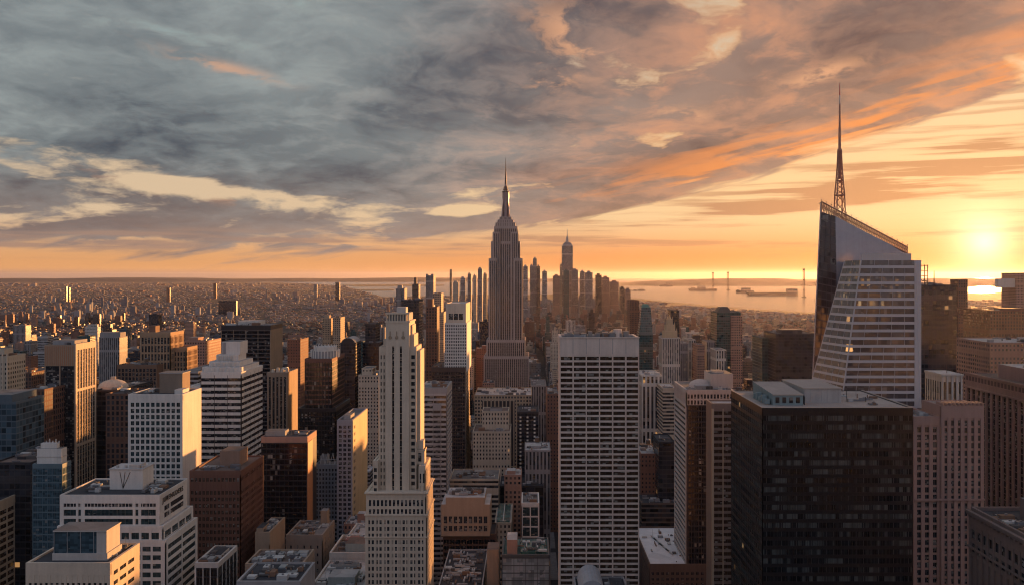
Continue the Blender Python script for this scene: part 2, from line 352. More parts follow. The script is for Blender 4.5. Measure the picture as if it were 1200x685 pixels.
# ---------------------------------------------------------------- a modelled building
PANES = {}
FOOT = []          # footprints already taken: x0,x1,y0,y1
class Bld:
    def __init__(s, name, label, cat, x0, x1, y0, y1, group=None, foot=True):
        s.o = bpy.data.objects.new(name, None); COL.objects.link(s.o)
        s.org = ((x0+x1)/2, (y0+y1)/2, 0); s.o.location = s.org; s.o.empty_display_size = 5
        tag(s.o, label, cat, group); s.parts = {}; s.w = []; s.sub = []
        if foot: FOOT.append((x0, x1, y0, y1))
    def mb(s, name):
        """one mesh per part name; 'roof_box#2' makes a second roof_box"""
        if name not in s.parts: s.parts[name] = MB()
        return s.parts[name]
    def geo(s, x0, x1, y0, y1, z0, z1, st, faces='flr', part='wall'):
        """solid core, proud piers and spandrels, window panes of their own. st: dict"""
        W = s.mb(part); wm = st['wall']; pm = st.get('pier', wm); sm = st.get('span', wm); gm = st['glass']
        D = st.get('d', .45); sdp = st.get('sd', D*.7); bay = st.get('bay', 3.2); fh = st.get('fh', 3.5)
        pw = st.get('pw', .9); sh = st.get('sh', 1.2); top = st.get('top', 1.2); mg = st.get('merge', 1); cw = st.get('corner', pw)
        fz = max(z0, z_low(y0)); pw2 = st.get('pw2', 0)
        blank = st.get('blank', ())
        cx0, cx1, cy0, cy1 = x0, x1, y0, y1
        if 'f' in faces: cy0 += D
        if 'l' in faces: cx0 += D
        if 'r' in faces: cx1 -= D
        W.box(cx0, cx1, cy0, cy1, z0, z1-.01, st.get('core', wm), st.get('roof', wm), bottom=False)
        if top > 0:
            # top band as four walls standing up past the roof
            pz = z1 - top; par = st.get('par', .9)
            t = .5
            tm = st.get('topm', wm)
            if 'f' in faces: W.box(x0, x1, y0, y0+D+t, pz, z1+par, tm)
            else: W.box(x0, x1, y0, y0+t, z1, z1+par, tm)
            ya = y0+D+t if 'f' in faces else y0+t
            xa_ = x0 if 'l' in faces else x0-.03; xb_ = x1 if 'r' in faces else x1+.03
            W.box(xa_, x0+D+t, ya, y1+.02, pz, z1+par, tm); W.box(x1-D-t, xb_, ya, y1+.02, pz, z1+par, tm)
            W.box(x0+D+t, x1-D-t, y1-t, y1+.02, z1, z1+par, tm)
        zt = z1 - top
        # storeys count down from the top so that bands line up with the roof
        nf = int((zt-fz)/fh)
        for face in faces:
            if face == 'f': a0, a1 = x0, x1
            else: a0, a1 = y0+cw, y1
            L = (a1-a0) - (2*cw if face == 'f' else cw)
            b_ = st.get('bayside', bay) if face != 'f' else bay
            mgf = mg
            nb = max(1, round((L+pw)/b_)); bw = (L+pw)/nb
            zlo = zt - nf*fh
            def P(a, b, z0_, z1_, dd, m):
                if face == 'f': W.box(a, b, y0+(D-dd), y0+D-.02, z0_, z1_, m, bottom=True)
                elif face == 'r': W.box(x1-D+.02, x1-(D-dd), a, b, z0_, z1_, m)
                else: W.box(x0+(D-dd), x0+D-.02, a, b, z0_, z1_, m)
            # corner piers
            s0 = a0 + (cw if face == 'f' else 0)
            if face == 'f':
                P(a0, a0+cw, z0, zt, D, pm); P(a1-cw, a1, z0, zt, D, pm)
            else:
                P(a1-cw, a1, z0, zt, D, pm)
                if 'f' not in faces: P(a0-cw, a0, z0, zt, D, pm)
                else: P(a0-cw+.0, a0, z0, zt, D, pm)
            for k in range(1, nb):
                if k % mgf == 0: P(s0+k*bw-pw, s0+k*bw, z0, zt, D-.03, pm)
            spans = []
            for j in range(nf+1):
                zz = zt - j*fh
                if sh > 0: P(s0, a1-cw, max(zz-sh, z0), zz, sdp, sm)
                if j == nf: break
                if j in blank:
                    P(s0, a1-cw, zz-fh, zz-sh, sdp*.9, sm); continue
                k = 0
                while k < nb:
                    kk = min(nb, k+mgf)
                    wa, wb = s0+k*bw, s0+kk*bw-pw
                    h = fh - sh
                    zc = zz - sh - h/2
                    if face == 'f': s.w.append(((wa+wb)/2, y0+D-.12, zc, round(wb-wa, 2), round(h, 2), 'f', gm))
                    elif face == 'r': s.w.append((x1-D+.12, (wa+wb)/2, zc, round(wb-wa, 2), round(h, 2), 'r', gm))
                    else: s.w.append((x0+D-.12, (wa+wb)/2, zc, round(wb-wa, 2), round(h, 2), 'l', gm))
                    k = kk
        return s
    def skin(s, x0, x1, y0, y1, z0, z1, m, roof, bay=3.2, fh=3.5, part='wall', par=.9, pm=None):
        W = s.mb(part); W.box(x0, x1, y0, y1, z0, z1, m, roof, bay, fh, bottom=False)
        if par > 0:
            t = .45; pm = pm or m
            pm = PLAIN.get(pm.name, pm)
            W.box(x0-.15, x1+.15, y0-.15, y0+t, z1-.6, z1+par, pm); W.box(x0-.15, x1+.15, y1-t, y1+.15, z1-.6, z1+par, pm)
            W.box(x0-.15, x0+t, y0+t, y1-t, z1-.6, z1+par, pm); W.box(x1-t, x1+.15, y0+t, y1-t, z1-.6, z1+par, pm)
        return s
    def rbox(s, x0, x1, y0, y1, z0, z1, m, top=None, name='roof_box'):
        n = name + '#%d' % len(s.parts); s.mb(n).box(x0, x1, y0, y1, z0, z1, m, top or m, 50, 50); return n
    def clutter(s, x0, x1, y0, y1, z, n, seed=0, hs=1.0, tanks=0):
        """plant on a roof: fans, ducts, cabins"""
        rn = random.Random(seed+int(x0*7)+int(y0*13))
        mets = [M_metal('galv', (.25, .26, .27)), M_metal('dull', (.16, .16, .17)), M_wall('tarred', (.10, .09, .085)), M_metal('whitepaint', (.42, .42, .40), .6, 0), M_wall('rusty', (.20, .12, .08))]
        u = s.mb('roof_plant'); 
        for i in range(int(n*1.4)):
            cx_, cy_ = rn.uniform(x0+1.5, x1-1.5), rn.uniform(y0+1.5, y1-1.5); k = rn.random(); m = rn.choice(mets)
            if k < .45:
                a, b, h = rn.uniform(.8, 2.6)*hs, rn.uniform(.8, 2.2)*hs, rn.uniform(.7, 2.0)*hs
                u.box(max(cx_-a, x0), min(cx_+a, x1), max(cy_-b, y0), min(cy_+b, y1), z+.15, z+h+.15, m)
                if rn.random() < .5: u.tube((cx_, cy_, z+h+.15), (cx_, cy_, z+h+.55), .5*hs, .5*hs, mets[1], 8)
            elif k < .7:
                L = rn.uniform(3, 9); w = .35
                if rn.random() < .5: u.box(cx_, min(cx_+L, x1-.6), cy_-w, cy_+w, z+.3, z+.9, m)
                else: u.box(cx_-w, cx_+w, cy_, min(cy_+L, y1-.6), z+.3, z+.9, m)
            elif k < .9: u.tube((cx_, cy_, z), (cx_, cy_, z+rn.uniform(.8, 2)), .35*hs, .35*hs, m, 7)
            else: u.tube((cx_, cy_, z), (cx_, cy_, z+rn.uniform(3, 6)), .08, .05, mets[1], 5)
        for i in range(tanks):
            s.tank(rn.uniform(x0+3, x1-3), rn.uniform(y0+3, y1-3), z)
    def tank(s, x, y, z, r=1.9, h=3.6, leg=3.0):
        wood = M_wall('tankwood', (.16, .105, .07)); st = M_metal('dull', (.16, .16, .17))
        u = s.mb('water_tank#%d' % len(s.parts))
        for a in range(4): u.tube((x+r*.7*cos(a*pi/2+.8), y+r*.7*sin(a*pi/2+.8), z), (x+r*.7*cos(a*pi/2+.8), y+r*.7*sin(a*pi/2+.8), z+leg), .16, .16, st, 5)
        u.tube((x, y, z+leg), (x, y, z+leg+h), r, r, wood, 12); u.tube((x, y, z+leg+h), (x, y, z+leg+h+1.3), r*1.08, .05, st, 12)
    def done(s, maxwin=100):
        for n, mb in s.parts.items():
            if mb.f:
                o = mb.build(n.split('#')[0], s.o, s.org)
                if n.split('#')[0] == 'roof_plant': o['kind'] = 'stuff'
        if s.w:
            zl = min(z_low(w[1]) for w in s.w)
            def size(w):
                # how large it shows from the camera; windows outside the frame count for little
                x, y, z, a, h, f, g = w
                if y <= 1: return 0
                px, py = VPX + F*x/y, HZ + F*(CAMH-z)/y
                if f in 'lr': area = a*abs(x)/y*h/y/y
                else: area = a*h/y/y
                if px < -5 or px > 1205 or py > 690: area *= .001
                if (f == 'r' and x > 0) or (f == 'l' and x < 0): area = 0
                return area
            s.w.sort(key=lambda w: -size(w)*(1-.0 ))
            s.w.sort(key=lambda w: -round(size(w)*1e6, 1))
            for w in s.w[:maxwin]:
                x, y, z, a, h, f, g = w
                k = (a, h, f, g.name)
                if k not in PANES:
                    p = MB(); pane(p, 0, 0, 0, a, h, f, g); o = p.build('window', s.o); PANES[k] = o.data
                else:
                    o = bpy.data.objects.new('window', PANES[k]); COL.objects.link(o); o.parent = s.o
                o.location = (x-s.org[0], y-s.org[1], z-s.org[2])
            if len(s.w) > maxwin:
                p = MB()
                for x, y, z, a, h, f, g in s.w[maxwin:]: pane(p, x, y, z, a, h, f, g)
                o = p.build('windows', s.o, s.org); o['kind'] = 'stuff'
        return s.o
def pane(p, x, y, z, a, h, f, g):
    fr = M_metal('frame', (.10, .10, .10), .5, .4); t = .06
    if f == 'f':
        p.box(x-a/2, x+a/2, y-t, y+t+.05, z-h/2, z+h/2, g)
        if a > 1.1 and h > 1.0: p.box(x-.05, x+.05, y-t-.05, y-t-.003, z-h/2, z+h/2, fr)
    else:
        sgn = 1 if f == 'r' else -1
        p.box(x-t, x+t, y-a/2, y+a/2, z-h/2, z+h/2, g)
        if a > 1.1 and h > 1.0: p.box(x+sgn*(t+.003), x+sgn*(t+.05), y-.05, y+.05, z-h/2, z+h/2, fr)
def z_low(y): return CAMH - .395*max(y, 1) - 6
PLAIN = {}
# ---------------------------------------------------------------- water, land, hills, streets
def shore_py(px):
    P = [(-900, 330.6), (100, 330.3), (330, 330.8), (400, 334.5), (428, 342), (450, 348), (500, 347), (560, 345), (640, 345), (700, 343), (740, 349), (780, 353), (830, 358), (900, 363), (960, 367), (1010, 362), (1080, 350), (1130, 343.5), (1200, 341.5), (1700, 341)]
    for (a, b), (c, d) in zip(P, P[1:]):
        if a <= px <= c: return b+(d-b)*(px-a)/(c-a)
    return 341
def gnd(px, py): Y = CAMH*1000/(py-HZ); return (X(px, Y), Y)
def mat_water():
    m, N, b = new_mat('water'); geo = N.n.new('ShaderNodeNewGeometry'); p = geo.outputs['Position']
    b.inputs['Base Color'].default_value = (.07, .09, .10, 1); b.inputs['Roughness'].default_value = .2; b.inputs['Specular IOR Level'].default_value = .5
    w = N.noise(N.vm('MULTIPLY', p, (.0022, .0009, .002)), 1.0, 5, .6, color=True)
    w2 = N.noise(N.vm('MULTIPLY', p, (.02, .008, .02)), 1.0, 3, .6, color=True)
    t = N.vm('ADD', N.scale(N.vm('SUBTRACT', w, (.5, .5, .5)), .03), N.scale(N.vm('SUBTRACT', w2, (.5, .5, .5)), .05))
    N.put(b, 'Normal', N.vm('NORMALIZE', N.vm('ADD', geo.outputs['Normal'], t)))
    return m
def mat_ground(name, c1, c2, s=.004, rough=.95):
    m, N, b = new_mat(name); p = N.n.new('ShaderNodeNewGeometry').outputs['Position']
    a = N.noise(p, s, 8, .65); g = N.noise(p, s*9, 5, .6)
    N.put(b, 'Base Color', N.mix(N.ss(.38, .62, N.add(N.mul(a, .7), N.mul(g, .3))), c1, c2)); b.inputs['Roughness'].default_value = rough; b.inputs['Specular IOR Level'].default_value = .2
    return m
w = MB(); w.face([(-60000, -5000, 0), (60000, -5000, 0), (60000, 90000, 0), (-60000, 90000, 0)], mat_water()); structure(w.build('water'))
LANDM = mat_ground('ground', (.035, .035, .035), (.075, .07, .062)); FARM = mat_ground('far_land', (.035, .04, .035), (.07, .065, .055), .0006)
def sheet(name, pts, z, m, sub=None):
    b_ = MB(); b_.face([(x, y, z) for x, y in pts], m)
    n = len(pts)
    for i in range(n):
        (x0, y0), (x1, y1) = pts[i], pts[(i+1) % n]; b_.face([(x0, y0, -.5), (x1, y1, -.5), (x1, y1, z), (x0, y0, z)], m)
    return structure(b_.build(name))
rs = random.Random(11)
coast = []
px = -420.0
while px < 1560:
    coast.append(gnd(px, shore_py(px)+rs.uniform(-.25, .25))); px += 14
sheet('ground', coast[::-1] + [(-32000, -4000), (12500, -4000)], 2.0, LANDM)
# far shore and low islands in the bay
far = [gnd(px, 328.0+rs.uniform(-.15, .15)) for px in range(-500, 1800, 30)]
sheet('far_shore', [(x, y) for x, y in far[::-1]] + [(-50000, 88000), (58000, 88000)], 3.0, FARM)
for pts in (((395, 333.8), (440, 333.5), (480, 333.3), (520, 333.6), (520, 334.8), (470, 335.2), (420, 335.6)), ((415, 339.3), (462, 339.0), (462, 340.2), (430, 340.6)),
            ((822, 328.6), (865, 328.6), (866, 329.6), (824, 329.8)), ((903, 331.8), (960, 331.0), (962, 335.5), (925, 335)), ((780, 328.7), (800, 328.6), (800, 329.4), (784, 329.5)), ((966, 336), (990, 336), (990, 339), (966, 338))):
    sheet('island', [gnd(*p) for p in pts][::-1], 4.0, FARM)
def hills(name, y0, p0, p1, hfun, depth):
    b_ = MB(); n = 120
    rows = []
    for j in range(6):
        t = j/5; row = []
        for i in range(n+1):
            px = p0+(p1-p0)*i/n; y = y0+depth*(t-.5); h = hfun(px)*sin(pi*t)**.8
            row.append((X(px, y0), y, 1+h*(1+.0*t)))
        rows.append(row)
    for j in range(5):
        for i in range(n): b_.face([rows[j][i], rows[j][i+1], rows[j+1][i+1], rows[j+1][i]], FARM)
    structure(b_.build(name))
def hn(px, s, seed): return sum(sin(px/s*k*1.7+seed*k*k)*1.0/k for k in (1, 2, 3, 5))
hills('hills', 26000, 690, 1700, lambda p: max(0, min(1, (p-690)/120))*(165+20*hn(p, 60, 2)), 9000)
hills('hills', 40000, -500, 700, lambda p: 150+26*hn(p, 90, 5), 9000)
# streets: asphalt avenues with pale kerbed pavements running away from the viewer
ASPH = mat_ground('asphalt', (.035, .035, .038), (.055, .055, .055), .05); PAVE = mat_ground('pavement', (.16, .155, .15), (.22, .21, .20), .2); PAINT = M_wall('road_paint', (.7, .7, .66))
AVES = [-140+175*k for k in range(-13, 14)]
STREETS = [y for y in range(215, 2400, 84)]
r = MB(); p = MB(); k = MB()
r.face([(-2500, 40, 2.004), (2500, 40, 2.004), (2500, 2440, 2.004), (-2500, 2440, 2.004)], ASPH)
for a, c in zip(AVES, AVES[1:]):
    for y0, y1 in zip(STREETS, STREETS[1:]): p.box(a+10, c-10, y0+6, y1-6, 2.008, 2.15, PAVE)
for a in AVES:
    for y in range(230, 2300, 12):
        for dx in (-3.3, 0, 3.3): k.face([(a+dx-.08, y, 2.012), (a+dx+.08, y, 2.012), (a+dx+.08, y+4, 2.012), (a+dx-.08, y+4, 2.012)], PAINT)
structure(r.build('road')); structure(p.build('pavement')); structure(k.build('road_markings'))
# haze: a closed box of even air round everything
def build_haze():
    b_ = MB(); m = bpy.data.materials.new('haze'); m.use_nodes = True; t = m.node_tree; t.nodes.clear()
    o = t.nodes.new('ShaderNodeOutputMaterial'); v = t.nodes.new('ShaderNodeVolumePrincipled')
    v.inputs['Color'].default_value = HAZE_C; v.inputs['Density'].default_value = HAZE_D; v.inputs['Anisotropy'].default_value = HAZE_G
    t.links.new(v.outputs[0], o.inputs['Volume'])
    b_.box(-61000, 61000, -6000, 91000, -1.5, 570, m); h = b_.build('haze'); h['kind'] = 'stuff'; h.display_type = 'WIRE'
HAZE_C = (.82, .80, 1.0, 1); HAZE_D = .45e-5; HAZE_G = .62
build_haze()
# ---------------------------------------------------------------- shared finishes
LIME = M_wall('limestone', (.58, .475, .36)); TAN = M_wall('tan', (.40, .31, .22)); WHITE = M_wall('white_stone', (.64, .60, .54)); PALE = M_wall('pale_concrete', (.50, .46, .41))
GREY = M_wall('grey_concrete', (.30, .29, .28)); BROWN = M_wall('brown_granite', (.17, .085, .062)); RBRICK = M_wall('red_brick', (.21, .10, .07)); DARK = M_wall('dark_cladding', (.035, .032, .034), .4)
DBROWN = M_wall('dark_brown', (.085, .055, .045), .6); BUFF = M_wall('buff_brick', (.33, .24, .17)); PINK = M_wall('pink_granite', (.36, .22, .17)); STEELW = M_wall('white_metal', (.60, .60, .60), .5, .08)
ROOFD = M_roof('dark', (.055, .055, .06)); ROOFG = M_roof('grey', (.17, .165, .16)); ROOFL = M_roof('light', (.42, .40, .38)); ROOFB = M_roof('brown', (.16, .12, .10)); ROOFW = M_roof('white', (.62, .62, .62), .25)
GL = M_glass('dark', (.022, .025, .03)); GLT = M_glass('teal', (.03, .05, .055), .08, blind=.1); GLB = M_glass('blue', (.05, .085, .105), .06, blind=.04, tilt=.012)
GLL = M_glass('lit_some', (.012, .014, .016), .12, (1.45, 1.45, 3.45), .42, .02, .003, (.085, .095, .09), rows=True, lit_k=.2, spec=.3); GLBR = M_glass('bronze', (.05, .032, .022), .1, blind=.12)
GLK = M_glass('black', (.012, .013, .016), .14, (1.6, 1.6, 3.7), .08, .02)
GLP = M_glass('pale', (.10, .075, .07), .10, (3, 3, 3.8), .15, .03, .006, (.22, .18, .16), jump=.5)
GLP2 = M_glass('pale_sunglow', (.12, .085, .07), .10, (1.5, 1.5, 3.8), .2, .03, .07, (.26, .20, .17), lit_k=.09, jump=.5)  # upper-storey panes: the glow stands in for reflected low sun
ALU = M_metal('alu', (.42, .42, .42), .4, .4); BLK = M_metal('black_steel', (.03, .03, .03), .5, .3); BRASS = M_metal('bronze', (.14, .09, .06), .45, .5)
MASTR = M_metal('mast_red', (.55, .10, .07), .5, .1); COPPER = M_wall('copper_green', (.10, .19, .15), .7)
def fac(key, wall, glass=(.03, .032, .036), **k):
    m = M_facade(key, wall, glass, **k); PLAIN[m.name] = M_wall('trim_' + key, wall); return m
F_TAN = fac('tan', (.38, .29, .20)); F_LIME = fac('lime', (.46, .39, .30), wu=(.28, .72), wv=(.22, .74)); F_BRICK = fac('brick', (.20, .105, .075), wu=(.3, .7), wv=(.25, .72))
F_GREYB = fac('greyband', (.33, .32, .31), wu=(0, 1), wv=(.38, .95)); F_WPIER = fac('whitepier', (.52, .47, .41), wu=(.34, .86), wv=(0, 1)); F_DARK = fac('darkglass', (.045, .042, .045), (.02, .022, .028), wu=(.05, .95), wv=(.22, .97), rough=.4, amp=.1)
F_BROWN = fac('brownpier', (.15, .085, .062), wu=(.3, .85), wv=(.2, .9)); F_TEAL = fac('tealglass', (.07, .10, .10), (.02, .055, .055), wu=(.06, .94), wv=(.25, .97), rough=.3, gloss=.1, amp=.08)
F_BAND = fac('tanband', (.42, .35, .27), wu=(0, 1), wv=(.42, .96)); F_GRID = fac('whitegrid', (.55, .50, .44), wu=(.2, .8), wv=(.28, .84)); F_PINK = fac('pinkgrid', (.33, .20, .15), wu=(.25, .75), wv=(.25, .78))
F_DBAND = fac('darkband', (.13, .10, .085), wu=(0, 1), wv=(.3, .95)); F_BLUE = fac('blueglass', (.10, .13, .15), (.05, .08, .10), wu=(.05, .95), wv=(.15, .95), rough=.3, gloss=.08, amp=.08)
F_GPIER = fac('greypier', (.27, .25, .24), wu=(.3, .8), wv=(0, 1))
FACS = [F_TAN, F_LIME, F_BRICK, F_GREYB, F_WPIER, F_DARK, F_BROWN, F_TEAL, F_BAND, F_GRID, F_PINK, F_DBAND, F_BLUE, F_GPIER]
def S(wall, glass, bay, fh, pw, sh, **k):
    d = dict(wall=wall, glass=glass, bay=bay, fh=fh, pw=pw, sh=sh, roof=ROOFD); d.update(k); return d

# ================================================================ left side, near
# orange-lit building cut by the left frame edge
def left_corner_block():
    Y0 = 425; Yb = 500; xr = X(42, Yb); b = Bld('office_building', 'tan ribbon-windowed office block cut off by the lower left edge', 'office building', xr-48, xr, Y0, Yb)
    zt = Z(571, Yb); st = S(TAN, GLBR, 7, 3.9, .9, 1.5, roof=ROOFD, top=3.0, merge=1, par=1.2)
    b.geo(xr-48, xr, Y0, Yb, 0, zt, st, 'fr')
    b.rbox(xr-30, xr-13, Y0+22, Yb-8, zt, zt+7.5, PALE, ROOFL, 'penthouse')
    b.clutter(xr-44, xr-3, Y0+3, Yb-3, zt, 14); b.done()
left_corner_block()
def glass_penthouse_block():
    Y0 = 330; x0, x1 = X(30, Y0), X(129, Y0); d = 25; zt = Z(661, Y0)
    b = Bld('office_building', 'low tan block at bottom left carrying a blue-green glass penthouse', 'office building', x0, x1, Y0, Y0+d)
    st = S(LIME, GL, 2.1, 4.4, 1.0, 2.9, top=4.2, par=.7, roof=ROOFD, corner=1.2)
    b.geo(x0, x1, Y0, Y0+d, 0, zt, st, 'f')
    W = b.mb('wall')
    for j in range(6):
        for (a, c) in ((3, 6), (8, 13), (15, 20)):
            z = zt-3.4-j*4.0; b.w.append((x1+.04, Y0+(a+c)/2, z-.8, c-a, 1.5, 'r', GL))
    p0, p1, q0, q1 = x0+7.5, x1-3.5, Y0+5, Y0+17
    b.rbox(p0, p1, q0, q1, zt, zt+2.8, PALE, ROOFL, 'penthouse_base')
    g = b.mb('penthouse'); g.box(p0+.6, p1-4.4, q0+.3, q1-.5, zt+2.8, zt+11.2, GLB, ROOFG); g.box(p1-4.4, p1-.6, q0+.3, q1-.5, zt+2.8, zt+11.2, PALE, ROOFG)
    for k in range(5): g.box(p0+.5+k*5.2, p0+.7+k*5.2, q0+.1, q0+.29, zt+2.8, zt+11.2, ALU)
    g.box(p0+.3, p1-.3, q0-.1, q1, zt+11.2, zt+11.7, PALE, ROOFG)
    b.clutter(x1-5, x1-1, Y0+8, Y0+d-2, zt, 3); b.done()
glass_penthouse_block()
def white_lettered_block():
    Y0 = 400; x0, x1 = X(70, Y0), X(187, Y0); d = 33; zt = Z(581, Y0)
    b = Bld('office_building', 'broad pale office block at lower left with dark lettering on its right wall', 'office building', x0, x1+5, Y0, Y0+d+4)
    zs = zt - 13.8
    st = S(WHITE, GLT, 3.9, 4.35, .8, 1.5, top=3.2, merge=1, par=.6, roof=ROOFD, corner=2.2)
    # upper block, front wall with a wide central band of glass
    W = b.mb('wall'); D = .5
    W.box(x0, x1-.3, Y0+D, Y0+d, 0, zt-.02, WHITE, ROOFD, bottom=False)
    for (z0, z1) in ((zt-3.3, zt+.7), (zt-6.2, zt-5.0), (zt-10.5, zt-9.1), (zs-1.2, zt-13.2)):
        W.box(x0, x1, Y0, Y0+D-.02, z0, z1, WHITE)
    for xa, xb in ((0, 1.8), (7.6, 8.6), (9.9, 11.6), (34.2, 35.4), (36.8, 38.0), (45.0, x1-x0)):
        W.box(x0+xa, x0+xb, Y0+.02, Y0+D-.03, zs-1.2, zt-3.2, WHITE)
    for z0, z1 in ((zt-9.1, zt-6.2), (zt-13.2, zt-10.5)):
        for xa, xb in ((1.8, 4.7), (4.7, 7.6), (8.6, 9.9), (35.4, 36.8), (38, 41.5), (41.5, 45)) + tuple((11.6+i*3.77, 11.6+(i+1)*3.77) for i in range(6)):
            b.w.append((x0+(xa+xb)/2, Y0+D-.1, (z0+z1)/2, round(xb-xa-.12, 2), round(z1-z0, 2), 'f', GLT))
    for i in range(28):
        b.w.append((x0+2.2+i*1.62, Y0+D-.1, zt-4.15, 1.2, 1.5, 'f', GL))
    for z0 in (zt-.62,):
        W.box(x0, x0+.6, Y0+D, Y0+d, z0, zt+.7, WHITE); W.box(x1-.3, x1+.02, Y0+D, Y0+d, z0, zt+.7, WHITE); W.box(x0+.6, x1-.3, Y0+d-.6, Y0+d, z0, zt+.7, WHITE)
    # right wall of the upper block: short ribbons under the lettering
    for z in (zt-6.6, zt-9.9):
        for a, c in ((6, 9.5), (10.2, 11.4), (13, 28)):
            b.w.append((x1-.25, Y0+(a+c)/2, z-.6, c-a, 2.2, 'r', GL))
    # lettering in dark metal on the right wall
    txt = bpy.data.curves.new('letters', 'FONT'); txt.body = 'JURENUDERS'; txt.size = 3.4; txt.extrude = .12; txt.space_character = 1.25
    lo = bpy.data.objects.new('lettering', txt); COL.objects.link(lo)
    bpy.context.view_layer.update()
    me = bpy.data.meshes.new_from_object(lo); bpy.data.objects.remove(lo)
    lo = bpy.data.objects.new('lettering', me); COL.objects.link(lo); me.materials.clear(); me.materials.append(BLK); lo.parent = b.o
    lo.rotation_euler = (R(90), 0, R(90)); lo.location = (x1+.12-b.org[0], Y0+3.2-b.org[1], zt-3.9)
    # lower, slightly wider block with ledges
    st2 = S(WHITE, GLT, 3.9, 3.7, .9, 1.5, top=1.4, par=.2, corner=2.0, roof=ROOFL, bayside=7.2)
    L = Y0-1.2
    b.geo(x0-.6, x1+2.2, L, Y0+d+1.5, 0, zs, S(WHITE, GLT, 4.6, 5.0, 1.1, 1.9, top=1.0, par=.25, corner=2.0, roof=ROOFL, bayside=7.5), 'fr', part='lower_wall')
    b.geo(x0-1.0, x1+3.8, L-.7, Y0+d+3, 0, zs-6.3, S(WHITE, GLT, 4.6, 4.0, .9, 1.7, top=1.2, par=.25, corner=2.4, roof=ROOFL, bayside=15, d=.5), 'fr', part='lower_wall')
    n = b.rbox(x0+17, x0+33, Y0+13, Y0+25, zt, zt+9.5, WHITE, ROOFL, 'penthouse')
    g = b.mb(n); g.box(x0+16.7, x0+33.3, Y0+12.7, Y0+25.3, zt+9.5, zt+10, PALE, ROOFL); g.box(x0+26, x0+31, Y0+14, Y0+21, zt+10, zt+11.6, PALE, ROOFL)
    for k in range(4): g.tube((x0+20+k*4, Y0+15, zt+10), (x0+20+k*4, Y0+15, zt+11.4), .7, .7, ALU, 8)
    for k in range(3): g.tube((x0+23.5, Y0+12.9, zt+.5), (x0+22+k*2.5, Y0+12.9, zt+8.5), .14, .14, BLK, 4)
    b.clutter(x0+4, x0+16, Y0+5, Y0+26, zt, 12, 1); b.clutter(x0+34, x1-3, Y0+5, Y0+28, zt, 16, 2); b.done()
white_lettered_block()
def blue_glass_tower():
    Y0 = 450; x0, x1 = X(38, Y0), X(73, Y0); d = depth_to(73, 81, Y0)+2; zt = Z(545, Y0)
    b = Bld('office_tower', 'slim blue-green glass tower at left carrying a pale two-step mechanical box', 'skyscraper', x0, x1, Y0, Y0+d)
    b.geo(x0, x1, Y0, Y0+d, 0, zt, S(M_wall('bluesp', (.12, .17, .19), .4), GLB, 2.6, 3.9, .22, .7, top=.8, d=.2, corner=.4, roof=ROOFG), 'fr')
    n = b.rbox(x0+1.2, x1-1.5, Y0+2, Y0+d-1.5, zt, zt+8.6, WHITE, ROOFG, 'crown'); g = b.mb(n)
    g.box(x0+2.6, x1-4.5, Y0+3, Y0+d-3, zt+8.6, zt+11.2, WHITE, ROOFL); g.box(x0+1, x1-1.3, Y0+1.8, Y0+d-1.3, zt+4.0, zt+4.5, PALE)
    for k in range(5): g.tube((x0+4+k*1.7, Y0+6, zt+11.2), (x0+4+k*1.7, Y0+6, zt+12+k % 2), .4, .3, ALU, 6)
    b.done()
blue_glass_tower()
def white_grid_tower():
    Y0 = 520; x0, x1 = X(150, Y0), X(214, Y0); d = depth_to(214, 236, Y0); zt = Z(463, Y0)
    b = Bld('office_tower', 'pale square-windowed tower at left with a blank right wall and brown penthouse', 'skyscraper', x0, x1, Y0, Y0+d)
    b.geo(x0, x1, Y0, Y0+d, 0, zt, S(WHITE, GLT, 3.05, 3.75, .95, 1.25, top=3.0, corner=1.6, roof=ROOFD), 'f')
    n = b.rbox(x0+14, x1+2-7, Y0+12, Y0+24, zt, zt+12, M_wall('umber', (.22, .17, .13)), ROOFG, 'penthouse')
    b.mb(n).box(x0+13.7, x1-4.7, Y0+11.7, Y0+24.3, zt+12, zt+12.6, GREY, ROOFG)
    b.rbox(x1-7, x1-2, Y0+5, Y0+15, zt, zt+3, WHITE, ROOFL, 'roof_box')
    b.clutter(x0+2, x0+13, Y0+4, Y0+d-4, zt, 8); b.done()
white_grid_tower()
